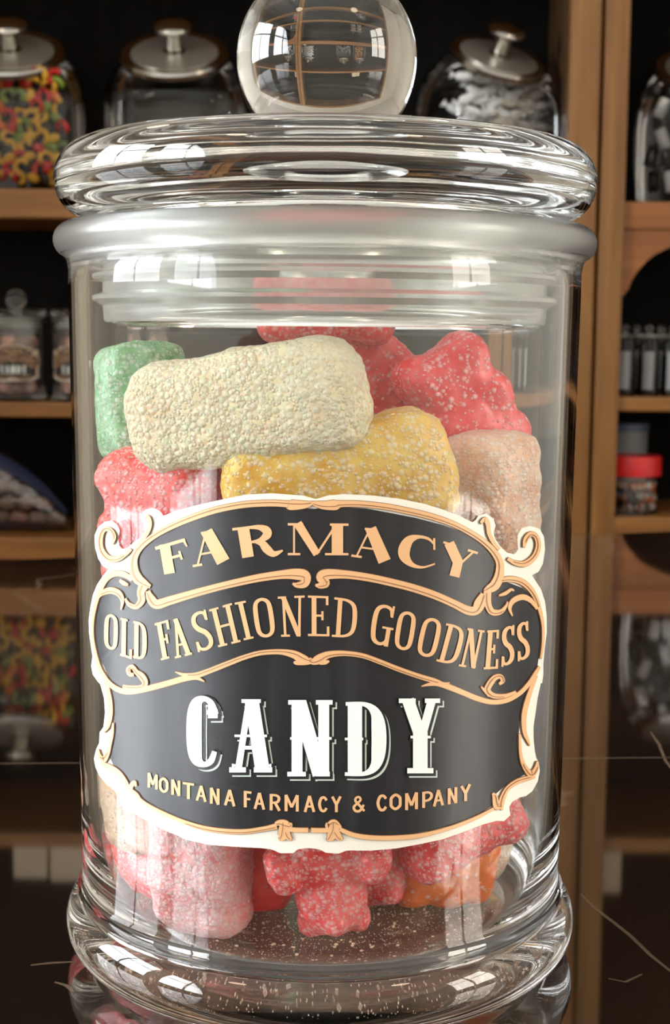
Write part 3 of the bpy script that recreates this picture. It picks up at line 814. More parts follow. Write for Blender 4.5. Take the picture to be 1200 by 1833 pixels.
for ch, u0, u1, v0, v1, s in [('M', 318, 362, 490, 560, .25), ('O', 370, 413, 508, 580, .2), ('N', 428, 470, 520, 592, .18), ('T', 482, 535, 532, 610, .15), ('A', 545, 592, 547, 620, .15), ('N', 610, 655, 558, 634, .14), ('A', 678, 728, 566, 642, .12),
                              ('F', 770, 806, 572, 650, .1), ('A', 818, 868, 580, 658, .08), ('R', 890, 942, 586, 664, .06), ('M', 962, 1028, 590, 668, .03), ('A', 1054, 1104, 594, 671, 0), ('C', 1120, 1164, 596, 672, 0)]:
    small(ch, C7, u0, u1, v0, v1, s)
for ch, u0, u1, v0, v1, s in [('Y', 116, 162, 597, 672, -.02), ('&', 214, 274, 595, 671, -.03), ('C', 328, 378, 588, 668, -.06), ('O', 390, 446, 584, 662, -.08), ('M', 464, 522, 580, 660, -.1), ('P', 542, 592, 573, 650, -.12), ('A', 596, 644, 566, 642, -.14), ('N', 664, 708, 556, 632, -.18), ('Y', 724, 772, 543, 620, -.22)]:
    small(ch, C8, u0, u1, v0, v1, s)
lpart('company_lettering', bm, M['lab_tan'], label)
# ------------------------------------------------------------------ sugared gummy candies in the big jar
def sugar_mat(name, deep, frost, amount, dens=.5, sss=.3, scale=880, bump=.55, crystal=None):
    """Coloured jelly, softly dusted, with separate bright sugar crystals on it."""
    m, nt, b = new_mat(name)
    L = nt.links.new
    tc = N(nt, 'ShaderNodeTexCoord')
    v1 = N(nt, 'ShaderNodeTexVoronoi', i_Scale=float(scale)); L(tc.outputs['Object'], v1.inputs['Vector'])
    v2 = N(nt, 'ShaderNodeTexVoronoi', i_Scale=float(scale) * 1.9); L(tc.outputs['Object'], v2.inputs['Vector'])
    no = N(nt, 'ShaderNodeTexNoise', i_Scale=scale * .13, i_Detail=6.0, i_Roughness=.7); L(tc.outputs['Object'], no.inputs['Vector'])
    cov = N(nt, 'ShaderNodeMapRange'); cov.inputs[1].default_value = .62 - amount * .5; cov.inputs[2].default_value = .90 - amount * .5
    L(no.outputs['Fac'], cov.inputs[0])
    spots = []
    for v, th in ((v1, 1 - dens), (v2, 1 - dens * .8)):
        sep = N(nt, 'ShaderNodeSeparateColor'); L(v.outputs['Color'], sep.inputs[0])
        g = N(nt, 'ShaderNodeMath', operation='GREATER_THAN'); g.inputs[1].default_value = th; L(sep.outputs[0], g.inputs[0])
        d = N(nt, 'ShaderNodeMapRange'); d.inputs[1].default_value = .70; d.inputs[2].default_value = .18; L(v.outputs['Distance'], d.inputs[0])
        k = N(nt, 'ShaderNodeMath', operation='MULTIPLY'); L(g.outputs[0], k.inputs[0]); L(d.outputs[0], k.inputs[1])
        spots.append(k)
    mxs = N(nt, 'ShaderNodeMath', operation='MAXIMUM'); L(spots[0].outputs[0], mxs.inputs[0]); L(spots[1].outputs[0], mxs.inputs[1])
    c1 = N(nt, 'ShaderNodeMix', data_type='RGBA'); L(cov.outputs[0], c1.inputs[0]); c1.inputs[6].default_value = deep; c1.inputs[7].default_value = frost
    fac = N(nt, 'ShaderNodeMath', operation='MULTIPLY'); fac.inputs[1].default_value = .62; L(mxs.outputs[0], fac.inputs[0])
    c2 = N(nt, 'ShaderNodeMix', data_type='RGBA'); L(fac.outputs[0], c2.inputs[0]); L(c1.outputs[2], c2.inputs[6])
    c2.inputs[7].default_value = crystal or tuple(.25 * x + .75 for x in frost[:3]) + (1,)
    L(c2.outputs[2], b.inputs['Base Color'])
    b.inputs['Roughness'].default_value = .32
    b.inputs['Subsurface Weight'].default_value = sss
    b.inputs['Subsurface Radius'].default_value = (.006, .0025, .002)
    b.inputs['Subsurface Scale'].default_value = 1.0
    bp = N(nt, 'ShaderNodeBump', i_Strength=bump, i_Distance=.0008)
    L(mxs.outputs[0], bp.inputs['Height']); L(bp.outputs[0], b.inputs['Normal'])
    return m
SUG = {
 'red': sugar_mat('red_sugared_gummy', rgb(228, 22, 24), rgb(248, 132, 128), .52, .42),
 'deepred': sugar_mat('deep_red_gummy', rgb(222, 20, 26), rgb(242, 110, 112), .42, .22),
 'pink': sugar_mat('red_gummy_heavy_sugar', rgb(228, 40, 42), rgb(252, 188, 186), .72, .66),
 'clearred': sugar_mat('red_gummy_bare', rgb(232, 20, 20), rgb(238, 80, 72), .25, .05, bump=.3),
 'white': sugar_mat('white_sugared_gummy', rgb(224, 200, 150), rgb(254, 240, 202), .80, .85, scale=760, bump=.8, crystal=rgb(255, 250, 230)),
 'yellow': sugar_mat('yellow_sugared_gummy', rgb(222, 166, 24), rgb(244, 214, 120), .46, .40),
 'green': sugar_mat('green_sugared_gummy', rgb(66, 150, 78), rgb(168, 218, 178), .58, .48),
 'orange': sugar_mat('orange_sugared_gummy', rgb(228, 112, 20), rgb(236, 146, 66), .35, .08, bump=.4),
 'peach': sugar_mat('peach_sugared_gummy', rgb(224, 164, 122), rgb(250, 222, 196), .55, .50),
 'cream': sugar_mat('cream_sugared_gummy', rgb(226, 188, 150), rgb(246, 224, 198), .50, .45),
 'sage': sugar_mat('pale_green_sugared_gummy', rgb(104, 140, 92), rgb(204, 218, 190), .45, .5),
}
def superbox(bm, c, half, e=4.0, seg=14, rot=None):
    """Rounded block (superellipsoid) as one closed lump."""
    r = bmesh.ops.create_uvsphere(bm, u_segments=seg * 2, v_segments=seg, radius=1.0)['verts']
    for v in r:
        p = v.co.normalized()
        k = (abs(p.x) ** e + abs(p.y) ** e + abs(p.z) ** e) ** (-1 / e)
        q = Vector((p.x * k * half[0], p.y * k * half[1], p.z * k * half[2]))
        if rot: q = rot @ q
        v.co = q + Vector(c)
def gummy_mesh(name, kind, size, seed, mat, taper=0):
    """Lumpy moulded gummy; long axis x, height z, thickness y (front = -y)."""
    L, Wd, T = (s / 2 for s in size)
    rnd = random.Random(seed)
    bm = bmesh.new()
    if kind == 'brick':
        superbox(bm, (0, 0, 0), (L * .98, T * .94, Wd * .95), 4.4)
        for sx in (-.66, 0.05, .64):
            for sz in (-1, 1):
                r = Wd * rnd.uniform(.40, .50)
                superbox(bm, (L * (sx + rnd.uniform(-.06, .06)), rnd.uniform(-.1, .1) * T, sz * (Wd - r * rnd.uniform(.95, 1.05))), (r * 1.25, T * .9, r), 2.6, 10)
    elif kind == 'block':
        superbox(bm, (0, 0, 0), (L * .97, T * .92, Wd * .88), 4.2)
        for sx in (-.68, 0.02, .66):
            for sz in (-1, 1):
                r = Wd * rnd.uniform(.42, .52)
                superbox(bm, (L * (sx + rnd.uniform(-.05, .05)), rnd.uniform(-.1, .1) * T, sz * (Wd - r * .98)), (r * 1.05, T * .9, r), 2.6, 10)
    else:  # a moulded bear: head, ears, belly, four paws on the front
        superbox(bm, (-L * .12, T * .1, 0), (L * .62, T * .85, Wd * .80), 2.6)
        superbox(bm, (L * .58, T * .05, 0), (L * .40, T * .80, Wd * .70), 2.4)
        for sz in (-1, 1):
            superbox(bm, (L * .86, T * .1, sz * Wd * .55), (L * .16, T * .5, Wd * .26), 2.2, 8)
            superbox(bm, (L * .12, -T * .45, sz * Wd * .72), (L * .24, T * .52, Wd * .28), 2.3, 8)
            superbox(bm, (-L * .66, -T * .40, sz * Wd * .62), (L * .32, T * .58, Wd * .36), 2.3, 8)
        superbox(bm, (L * .74, -T * .55, 0), (L * .15, T * .4, Wd * .28), 2.2, 8)
        superbox(bm, (-L * .2, -T * .5, 0), (L * .35, T * .45, Wd * .45), 2.2, 8)
    for v in bm.verts: v.co.z *= 1 - taper * v.co.x / L
    me = bpy.data.meshes.new(name); bm.to_mesh(me); bm.free()
    o = bpy.data.objects.new(name, me); COL.objects.link(o)
    rm = o.modifiers.new('r', 'REMESH'); rm.mode = 'VOXEL'; rm.voxel_size = .00075
    sm = o.modifiers.new('s', 'SMOOTH'); sm.factor = .5; sm.iterations = 7
    dg = bpy.context.evaluated_depsgraph_get()
    me2 = bpy.data.meshes.new_from_object(o.evaluated_get(dg))
    bpy.data.objects.remove(o); bpy.data.meshes.remove(me)
    me2.name = name
    off = Vector((seed * 3.1, seed * 1.7, 0))
    nor = [v.normal.copy() for v in me2.vertices]
    for v, n in zip(me2.vertices, nor):
        d = noise.noise(v.co * 130 + off) * .0007 + noise.noise(v.co * 420 + off) * .00024 + noise.noise(v.co * 950 + off) * .00022
        v.co += n * d
    for p in me2.polygons: p.use_smooth = True
    me2.materials.clear(); me2.materials.append(mat)
    return me2
GSEED = [0]
def gummy(col, kind, size, pos, rot, label, group=None, taper=0):
    GSEED[0] += 1
    me = gummy_mesh('gummy_candy', kind, size, GSEED[0], SUG[col], taper)
    o = bpy.data.objects.new('gummy_candy', me); COL.objects.link(o)
    o.matrix_world = Matrix.Translation(pos) @ rot
    tag(o, label, 'candy', group or 'sugared gummy candies in the big jar')
    return o
def spin(yaw, roll, pitch=0, turn=0):
    """yaw about z, roll in the view plane (positive lifts the left end), pitch about x, turn about own long axis."""
    return (Matrix.Rotation(math.radians(yaw), 4, 'Z') @ Matrix.Rotation(math.radians(pitch), 4, 'X') @
            Matrix.Rotation(math.radians(roll), 4, 'Y') @ Matrix.Rotation(math.radians(turn), 4, 'X'))
def gpx(col, kind, size, px, py, y, yaw, roll, label, pitch=0, turn=0):
    return gummy(col, kind, size, at(px, py, y), spin(yaw, roll, pitch, turn), label)
# upper layers
gpx('white', 'brick', (.0480, .0232, .019), 448, 726, -.0335, -17, -10, 'large white sugared gummy lying across the front above the label', turn=0)
gpx('yellow', 'brick', (.0460, .0235, .019), 608, 862, -.0335, 4, -12, 'amber yellow sugared gummy leaning on top edge of the label')
gpx('red', 'block', (.0290, .0250, .018), 303, 935, -.0240, -30, 88, 'red sugared gummy at the left wall under the white one')
gpx('green', 'brick', (.0235, .0170, .019), 248, 716, -.0080, -58, 80, 'green sugared gummy at the left wall beside the white one')
gpx('sage', 'block', (.0340, .0180, .016), 345, 836, -.0100, 14, 4, 'pale green gummy peeping out between white, red and yellow ones')
gpx('peach', 'brick', (.0300, .0180, .018), 872, 895, -.0185, 42, 88, 'pale peach sugared gummy at the right wall')
gpx('deepred', 'block', (.0280, .0210, .018), 826, 728, -.0090, 16, 58, 'red sugared gummy at upper right, nearest the right wall', turn=0)
gpx('deepred', 'brick', (.0400, .0215, .019), 684, 700, .0060, 8, 42, 'red sugared gummy between the white one and the upper right one')
gpx('red', 'block', (.030, .0175, .019), 586, 540, -.0060, 0, 0, 'red gummy on top of the pile seen through the sealing ring')
# bottom layer, standing on the jar floor
FL = .0074
def gfl(col, kind, size, px, y, yaw, roll, label, h=None, z0=FL, turn=0, pitch=0, taper=0):
    """Piece resting on the floor (or at height z0), its middle at pixel column px in the plane y."""
    a = abs(math.radians(roll))
    hh = h if h is not None else (abs(math.sin(a)) * size[0] + abs(math.cos(a)) * size[1]) * .96
    p = at(px, 1560, y)
    return gummy(col, kind, size, Vector((p.x, y, z0 + hh / 2)), spin(yaw, roll, pitch, turn), label, taper=taper)
gfl('pink', 'brick', (.0420, .0205, .019), 364, -.0225, -14, 90, 'heavily sugared pinkish red gummy standing at lower left below the label')
gfl('clearred', 'block', (.0440, .0205, .017), 474, -.0105, 0, 106, 'bare bright red gummy second from left below the label')
gfl('red', 'bear', (.0440, .0275, .020), 584, -.0235, 3, 84, 'red sugared gummy with lumpy paws at the middle below the label', taper=.34)
gfl('red', 'bear', (.0400, .0220, .018), 668, -.0060, 10, 80, 'red gummy behind and right of the lumpy middle one')
gfl('orange', 'block', (.0225, .0200, .020), 798, -.0035, 10, 4, 'orange gummy at lower right below the label')
gfl('red', 'block', (.0270, .0200, .015), 818, -.0195, 28, -20, 'red sugared gummy above the orange one at lower right', z0=.0215)
gfl('cream', 'block', (.0420, .0150, .017), 862, .0100, 60, 88, 'pale pink gummy sliver at the far right below the label')
gfl('cream', 'block', (.0250, .0170, .016), 248, -.0110, -50, 78, 'cream gummy at the left wall below the label', z0=.0230)
gfl('red', 'block', (.0240, .0150, .016), 268, -.0020, -40, 6, 'red gummy peeping out under the cream one at lower left')
# packing hidden by the label: two layers of a four-piece pinwheel, and the back of the bottom and top layers
cols = ['red', 'yellow', 'green', 'orange', 'white', 'red', 'peach', 'red']
k = 0
hid = 'sugared gummy packed in the middle of the jar behind the label'
for z, a0 in ((.0600, 10), (.0785, 50)):
    for q in range(4):
        a = math.radians(a0 + 90 * q)
        t = Vector((math.cos(a), math.sin(a), 0)); n = Vector((-t.y, t.x, 0))
        p = n * .0245 + t * .0115; p.z = z
        gummy(cols[k % 8], 'block', (.0420, .0210, .0175), p, Matrix.Rotation(a, 4, 'Z') @ Matrix.Rotation(PI / 2, 4, 'X'), hid, 'gummies hidden behind the label'); k += 1
for x, y, a in ((-.022, .028, 40), (.022, .030, -40), (0, .022, 0)):
    gummy(cols[k % 8], 'block', (.0420, .0205, .018), Vector((x, y, .0280)), Matrix.Rotation(math.radians(a), 4, 'Z') @ Matrix.Rotation(PI / 2, 4, 'Y'), 'sugared gummy standing at the back of the jar floor', 'gummies at the back of the jar floor'); k += 1
for x, y, a in ((-.020, .024, 25), (.022, .022, -30)):
    gummy(['red', 'green'][k % 2], 'block', (.040, .0205, .018), Vector((x, y, .105)), Matrix.Rotation(math.radians(a), 4, 'Z') @ Matrix.Rotation(PI / 2, 4, 'X'), 'sugared gummy at the back of the pile', 'gummies at the back of the pile'); k += 1

# loose sugar and a thin brownish film on the floor of the jar
rnd = random.Random(3); bm = bmesh.new()
for i in range(4200):
    a = rnd.uniform(0, 2 * PI); r = .043 * math.sqrt(rnd.random()); s_ = rnd.uniform(.00006, .00011) if i % 16 else rnd.uniform(.00018, .0003)
    zf = .0066 if r < .036 else .0068 + .0013 * ((r - .036) / .007) ** 1.6
    bmesh.ops.create_cube(bm, size=s_ * 2, matrix=Matrix.Translation((r * math.cos(a), r * math.sin(a), zf + s_)) @ Matrix.Rotation(rnd.uniform(0, 3), 4, 'Z'))
nf = len(bm.faces)
lathe_bm([(0, .00662), (.020, .00662), (.034, .00664), (.0372, .0071), (.042, .0082), (.0455, .0100)], 64, bm, closed=False)
bm.faces.ensure_lookup_table()
for f in bm.faces[nf:]: f.material_index = 1
o = link('sugar_crystals', bm, plain('loose_sugar', rgb(232, 205, 180), .4), smooth=False)
dm, nt, b = new_mat('sugar_dust_film'); b.inputs['Base Color'].default_value = rgb(206, 168, 140); b.inputs['Roughness'].default_value = .6  # see-through brownish film, uneven in density, over the jar floor
tc = N(nt, 'ShaderNodeTexCoord'); no = N(nt, 'ShaderNodeTexNoise', i_Scale=130.0, i_Detail=6.0); nt.links.new(tc.outputs['Object'], no.inputs['Vector'])
ar = ramp(nt, no.outputs['Fac'], [(.3, (.12, .12, .12)), (.75, (.42, .42, .42))]); nt.links.new(ar.outputs[0], b.inputs['Alpha'])
o.data.materials.append(dm)
tag(o, 'loose sugar crystals scattered over the glass floor of the big jar', 'sugar', kind='stuff')
# ------------------------------------------------------------------ what stands in the cabinets
M['chrome'] = plain('chrome', rgb(196, 194, 188), .16, 1.0)
M['chromedisc'] = plain('brushed_lid', rgb(196, 192, 182), .34, .75)
M['redlid'] = plain('red_plastic', rgb(214, 34, 36), .35)
M['clearplastic'] = thin_glass('clear_plastic', (.97, .97, .97, 1), 1.0)
M['card'] = plain('cream_card', rgb(214, 196, 172), .7)
PM = {k: plain('sweet_' + k, c, .35, coat=.3) for k, c in {
    'red': rgb(206, 38, 30), 'yellow': rgb(230, 178, 44), 'green': rgb(122, 148, 46), 'black': rgb(48, 38, 36), 'orange': rgb(226, 116, 44),
    'white': rgb(222, 222, 222), 'grey': rgb(150, 152, 156), 'cream': rgb(214, 206, 190), 'ink': rgb(26, 27, 32), 'brown': rgb(128, 92, 80), 'pink': rgb(196, 146, 132), 'blue': rgb(96, 110, 150), 'tan': rgb(112, 92, 78)}.items()}

def slant_jar_mesh(w=.135, h=.27):
    """Round-bodied counter jar whose mouth leans forward (towards -y)."""
    bm = bmesh.new(); rings = []; seg = 40
    spec = [  # centre y, centre z, radius, tilt in degrees, squareness
        (0, .004, w * .88, 0, 3.6), (0, .010, w * .96, 0, 4.0), (0, .025, w, 0, 4.4), (0, .10, w, 0, 4.4), (0, .17, w, 2, 4.2),
        (-.002, .200, w * .99, 8, 3.6), (-.010, .222, w * .95, 17, 3.0), (-.020, .238, w * .87, 26, 2.4), (-.030, .249, w * .79, 32, 2.0), (-.035, .257, w * .75, 33, 2.0)]
    for cy, cz_, r, t, e in spec:
        R = []
        for k in range(seg):
            a = 2 * PI * k / seg; c, s = math.cos(a), math.sin(a)
            q = (abs(c) ** e + abs(s) ** e) ** (-1 / e)
            p = Matrix.Rotation(math.radians(t), 3, 'X') @ Vector((c * q * r, s * q * r * .9, 0))
            R.append(bm.verts.new((p.x, p.y + cy, p.z + cz_)))
        rings.append(R)
    bm.faces.new(rings[0][::-1])
    for A, B in zip(rings[:-1], rings[1:]):
        for k in range(seg):
            j = (k + 1) % seg; bm.faces.new((A[k], A[j], B[j], B[k]))
    return bm
def slant_jar(loc, rz, label, group='slanted candy jars with metal lids', w=.135):
    j = empty('slant_front_jar', loc, rz); tag(j, label, 'jar', group)
    link('jar_body', slant_jar_mesh(w), M['thin'], j)
    T = Matrix.Translation((0, -.0365, .259)) @ Matrix.Rotation(math.radians(33), 4, 'X')
    s = w / .135
    rim = lathe_bm([(.0, -.002), (.088 * s, -.002), (.100 * s, -.004), (.105 * s, 0), (.105 * s, .008), (.101 * s, .012), (.094 * s, .010), (.088 * s, .0105), (.0, .0115)], 48)
    bmesh.ops.transform(rim, matrix=T, verts=rim.verts)
    l = link('lid', rim, M['chrome'], j, angle=40)
    ds = lathe_bm([(0, .0118), (.084 * s, .0108), (.084 * s, .0125), (.06 * s, .0150), (0, .017)], 48); bmesh.ops.transform(ds, matrix=T, verts=ds.verts)
    link('lid_disc', ds, M['chromedisc'], l, angle=40)
    kn = lathe_bm([(0, .016), (.022, .016), (.0165, .020), (.0155, .045), (.020, .052), (.034, .056), (.037, .062), (.033, .068), (.015, .0715), (0, .072)], 28); bmesh.ops.transform(kn, matrix=T, verts=kn.verts)
    link('lid_knob', kn, M['chrome'], l, angle=50)
    return j
def sh(px, Y, z):  # a point at pixel column px, in plane y=Y, at height z
    p = at(px, 500, Y); return Vector((p.x + (at(px, 0, Y).x - p.x) * max(0, min(1, (z - .25) / .5)), Y, z))

ja = slant_jar(sh(28, YC + .16, TL['upper'] + .0005), math.radians(4), 'slanted glass jar of red, yellow, green and black gummies at the top left')
jb = slant_jar(sh(318, YC + .16, TL['upper'] + .0005), 0, 'nearly empty slanted glass jar with chrome lid, left of the glass knob')
jc = slant_jar(sh(868, YC + .165, TL['upper'] + .0005), math.radians(25), 'slanted glass jar of grey and white taffy, right of the glass knob', w=.124)
jd = slant_jar(sh(1258, YC + .17, TR['upper'] + .0005), math.radians(-8), 'slanted glass jar of black and white sweets at the top right edge')

# sweets, each a thing of its own
def sweet_meshes():
    d = {}
    bm = bmesh.new(); tube_bm([(.012 * math.cos(t), 0, .012 * math.sin(t)) for t in [k * .5 - .4 for k in range(10)]], [.003] + [.0055] * 8 + [.003], 7, bm); d['worm'] = bm
    bm = bmesh.new(); superbox(bm, (0, 0, 0), (.0125, .008, .0085), 2.6, 7); d['drop'] = bm
    bm = bmesh.new(); superbox(bm, (0, 0, 0), (.018, .0085, .0085), 3.2, 7)
    for s in (-1, 1):
        tube_bm([(s * .015, 0, 0), (s * .020, 0, 0), (s * .028, 0, .002)], [.004, .0025, .009], 7, bm)
    d['wrapped'] = bm
    bm = bmesh.new(); tube_bm([(-.0195, 0, 0), (-.018, 0, 0), (.018, 0, 0), (.0195, 0, 0)], [.008, .0115, .0115, .008], 12, bm); d['roll'] = bm
    bm = bmesh.new(); superbox(bm, (0, 0, 0), (.019, .013, .0135), 2.8, 9); d['lump'] = bm
    out = {}
    for k, b in d.items():
        bmesh.ops.recalc_face_normals(b, faces=b.faces[:]); out[k] = b
    return out
SW = sweet_meshes(); SWM = {}
NAMES = {'worm': 'gummy_ring', 'drop': 'gumdrop', 'wrapped': 'wrapped_candy', 'roll': 'candy_roll', 'lump': 'chocolate_candy'}
def sweet(kind, col, pos, rot, label, group):
    key = (kind, col)
    if key not in SWM:
        me = bpy.data.meshes.new(NAMES[kind]); SW[kind].to_mesh(me)
        for p in me.polygons: p.use_smooth = True
        me.materials.append(PM[col]); SWM[key] = me
    o = bpy.data.objects.new(NAMES[kind], SWM[key]); COL.objects.link(o)
    o.location = pos; o.rotation_euler = rot
    return tag(o, label, 'candy', group)
def fill(par, x0, x1, y0, y1, z0, z1, step, kinds, labels, group, rnd, top=None, jit=.25, orient=None):
    """Pieces piled behind the glass of par, in its own frame; labels by colour."""
    Mw = Matrix.Translation(par.location) @ Matrix.Rotation(par.rotation_euler.z, 4, 'Z')
    sx, sy, sz = step
    nz = max(1, int((z1 - z0) / sz))
    for kz in range(nz):
        for ky in range(max(1, int((y1 - y0) / sy))):
            for kx in range(max(1, int((x1 - x0) / sx))):
                x = x0 + (kx + .5 + (.5 if kz % 2 else 0) * .8) * sx; y = y0 + (ky + .5) * sy; z = z0 + (kz + .5) * sz
                if x > x1 - .004: continue
                if top and z > top(x): continue
                x += rnd.uniform(-jit, jit) * sx; y += rnd.uniform(-.1, .1) * sy; z += rnd.uniform(-jit, jit) * sz * .5 * (kz > 0)
                kind, col = rnd.choice(kinds)
                rot = orient(rnd) if orient else (rnd.uniform(-.5, .5), rnd.uniform(-1.2, 1.2), rnd.uniform(-.6, .6))
                if kz <= 0 and kind in ('wrapped', 'roll') and not orient: rot = (rot[0], rot[1] * .15, rot[2])
                if kz == 0 and kind == 'roll' and orient: z += .012
                p = Mw @ Vector((x, y, z))
                sweet(kind, col, p, rot, labels[col], group + ', ' + col)
R1 = random.Random(11)
fill(ja, -.058, .124, -.106, -.064, .017, .232, (.0228, .021, .0190), [('worm', 'yellow'), ('worm', 'yellow'), ('worm', 'yellow'), ('drop', 'yellow'), ('drop', 'red'), ('drop', 'red'), ('worm', 'red'), ('drop', 'green'), ('drop', 'black'), ('drop', 'orange'), ('worm', 'green')],
     {c: '%s gummy behind the glass of the jar at the top left' % c for c in ('yellow', 'red', 'green', 'black', 'orange')}, 'gummies in the top left jar', R1)
fill(jb, -.10, .10, -.088, -.044, .022, .13, (.05, .022, .024), [('wrapped', 'white'), ('wrapped', 'blue'), ('wrapped', 'grey'), ('roll', 'ink')],
     {c: '%s wrapped sweet in the nearly empty jar' % n for c, n in (('white', 'white'), ('blue', 'blue'), ('grey', 'grey'), ('ink', 'black'))}, 'sweets in the nearly empty jar', R1)
fill(jc, -.118, .100, -.076, -.033, .029, .232, (.033, .022, .0200), [('wrapped', 'white'), ('wrapped', 'grey'), ('wrapped', 'white'), ('wrapped', 'white'), ('wrapped', 'cream')],
     {c: '%s wrapped taffy in the jar right of the glass knob' % c for c in ('white', 'grey', 'cream')}, 'taffy in the jar right of the knob', random.Random(5),
     orient=lambda r: (r.uniform(-.6, .6), r.uniform(-.5, .5), r.uniform(-.3, .3)), top=lambda x: .235 - max(0, -.085 - x) * 2.2)
fill(jd, -.118, .02, -.108, -.066, .018, .250, (.027, .022, .030), [('roll', 'white'), ('roll', 'white'), ('roll', 'ink'), ('roll', 'ink'), ('drop', 'ink')],
     {c: '%s sweet in the jar at the top right edge' % n for c, n in (('white', 'white'), ('ink', 'black'), ('grey', 'grey'))}, 'sweets in the top right jar', R1,
     orient=lambda r: (0, PI / 2 + r.uniform(-.4, .4), r.uniform(-.5, .5)))
p = ja.location

# two smaller-looking jars of the same kind on the middle shelf
for i, px in enumerate((28, 143)):
    c = copy_tree(jar)
    c.location = sh(px, YC + .085, TL['middle'] + .0005); c.rotation_euler.z = (.1, -.05)[i]
    c['label'] = ['labelled candy jar of brown chocolates on the middle shelf at left edge', 'labelled candy jar half hidden behind the left side of the big jar'][i]
    c['group'] = 'labelled candy jars on the middle shelf'
    n = 0
    for kz in range(4):
        for q in range(7):
            a = -PI / 2 + (q - 3 + .5 * (kz % 2)) * .52; r = .0285
            sweet('lump', ['brown', 'brown', 'pink'][(q + kz) % 3], Vector(c.location) + Vector((r * math.cos(a), r * math.sin(a), .0262 + kz * .0285)), (R1.uniform(-.3, .3), R1.uniform(-.3, .3), a + PI / 2),
                  ['%s chocolate in the labelled jar at the left edge', '%s chocolate in the half hidden labelled jar'][i] % ['dark brown', 'dark brown', 'pinkish'][(q + kz) % 3],
                  ['chocolates in the left labelled jar', 'chocolates in the half hidden jar'][i] + ', ' + ['brown', 'brown', 'pink'][(q + kz) % 3])

# clear candy bag with blue print lying on the lower shelf
filmm, nt, b = new_mat('clear_bag_film')
nt.nodes.remove(b); out = nt.nodes['Material Output']
tr = N(nt, 'ShaderNodeBsdfTransparent'); tr.inputs[0].default_value = (.9, .9, .92, 1)
gl = N(nt, 'ShaderNodeBsdfGlossy'); gl.inputs['Roughness'].default_value = .12
tc = N(nt, 'ShaderNodeTexCoord'); no = N(nt, 'ShaderNodeTexNoise', i_Scale=45.0, i_Detail=3.0); nt.links.new(tc.outputs['Object'], no.inputs['Vector'])
bp = N(nt, 'ShaderNodeBump', i_Strength=.8, i_Distance=.01); nt.links.new(no.outputs['Fac'], bp.inputs['Height']); nt.links.new(bp.outputs[0], gl.inputs['Normal'])
mx = N(nt, 'ShaderNodeMixShader'); mx.inputs[0].default_value = .14
nt.links.new(tr.outputs[0], mx.inputs[1]); nt.links.new(gl.outputs[0], mx.inputs[2]); nt.links.new(mx.outputs[0], out.inputs[0])
bag = empty('candy_bag', sh(-10, YC + .11, TL['lower'] + .0005)); tag(bag, 'clear plastic bag of brown and pink sweets with blue edges on the lower left shelf', 'bag')
bm = bmesh.new(); L, n_ = .150, 36
rows = []
def bag_h(u): return .012 + .160 * max(0, 1 - ((u + .05) / .98) ** 2) ** .55 if u > -.05 else .172
def bag_sec(u, grow=0.0):
    hh = (.010 + .165 * (max(0.0, 1 - max(0, (u + .35) / 1.36) ** 1.7)) ** .8) / 2 + grow; dd = .062 * (max(0, 1 - abs(u) ** 3)) ** .5 + .003 + grow
    return hh, dd
for i in range(25):
    u = -1 + 2 * i / 24; hh, dd = bag_sec(u); R = []
    for k in range(n_):
        a = 2 * PI * k / n_
        w = 1 + .07 * noise.noise(Vector((u * 5, math.cos(a) * 2, math.sin(a) * 2)))
        z = hh + math.sin(a) * hh * (w if math.sin(a) > -.2 else 1); y = math.cos(a) * dd * w
        R.append(bm.verts.new((u * L, y, max(.0004, z))))
    rows.append(R)
for A, B in zip(rows[:-1], rows[1:]):
    for k in range(n_): bm.faces.new((A[k], A[(k + 1) % n_], B[(k + 1) % n_], B[k]))
bm.faces.new(rows[0]); bm.faces.new(rows[-1][::-1])
film = link('film', bm, filmm, bag)
M['blueprint'] = plain('blue_print', rgb(52, 58, 84), .3, coat=.6)
for a0, nm in ((112, 'printed_band'), (228, 'printed_band')):
    bm = bmesh.new(); prev = None
    for i in range(2, 24):
        u = -1 + 2 * i / 24; hh, dd = bag_sec(u, .0022); cur = []
        for k in range(5):
            a = math.radians(a0 + k * 8 + (0 if a0 < 180 else -u * 10))
            w = 1 + .07 * noise.noise(Vector((u * 5, math.cos(a) * 2, math.sin(a) * 2)))
            cur.append(bm.verts.new((u * L, math.cos(a) * dd * w, max(.003, hh + math.sin(a) * hh * w))))
        if prev:
            for k in range(4): bm.faces.new((prev[k], prev[k + 1], cur[k + 1], cur[k]))
        prev = cur
    # turned so that the bands lie on the front of the bag
    link(nm, bm, M['blueprint'], bag)
for kz in range(4):
    for kx in range(6):
        u = -.42 + kx * .24 + (.1 if kz % 2 else 0); hh, dd = bag_sec(u)
        z = .026 + kz * .031
        if z > 2 * hh - .024: continue
        for yy in (-.020,):
            col = R1.choice(['brown', 'brown', 'pink', 'tan', 'tan'])
            sweet('lump', col, bag.location + Vector((u * L, yy, z)), (R1.uniform(-.4, .4), R1.uniform(-.3, .3), R1.uniform(-.4, .4)), '%s sweet inside the clear bag on the lower left shelf' % col, 'sweets in the clear bag, ' + col)

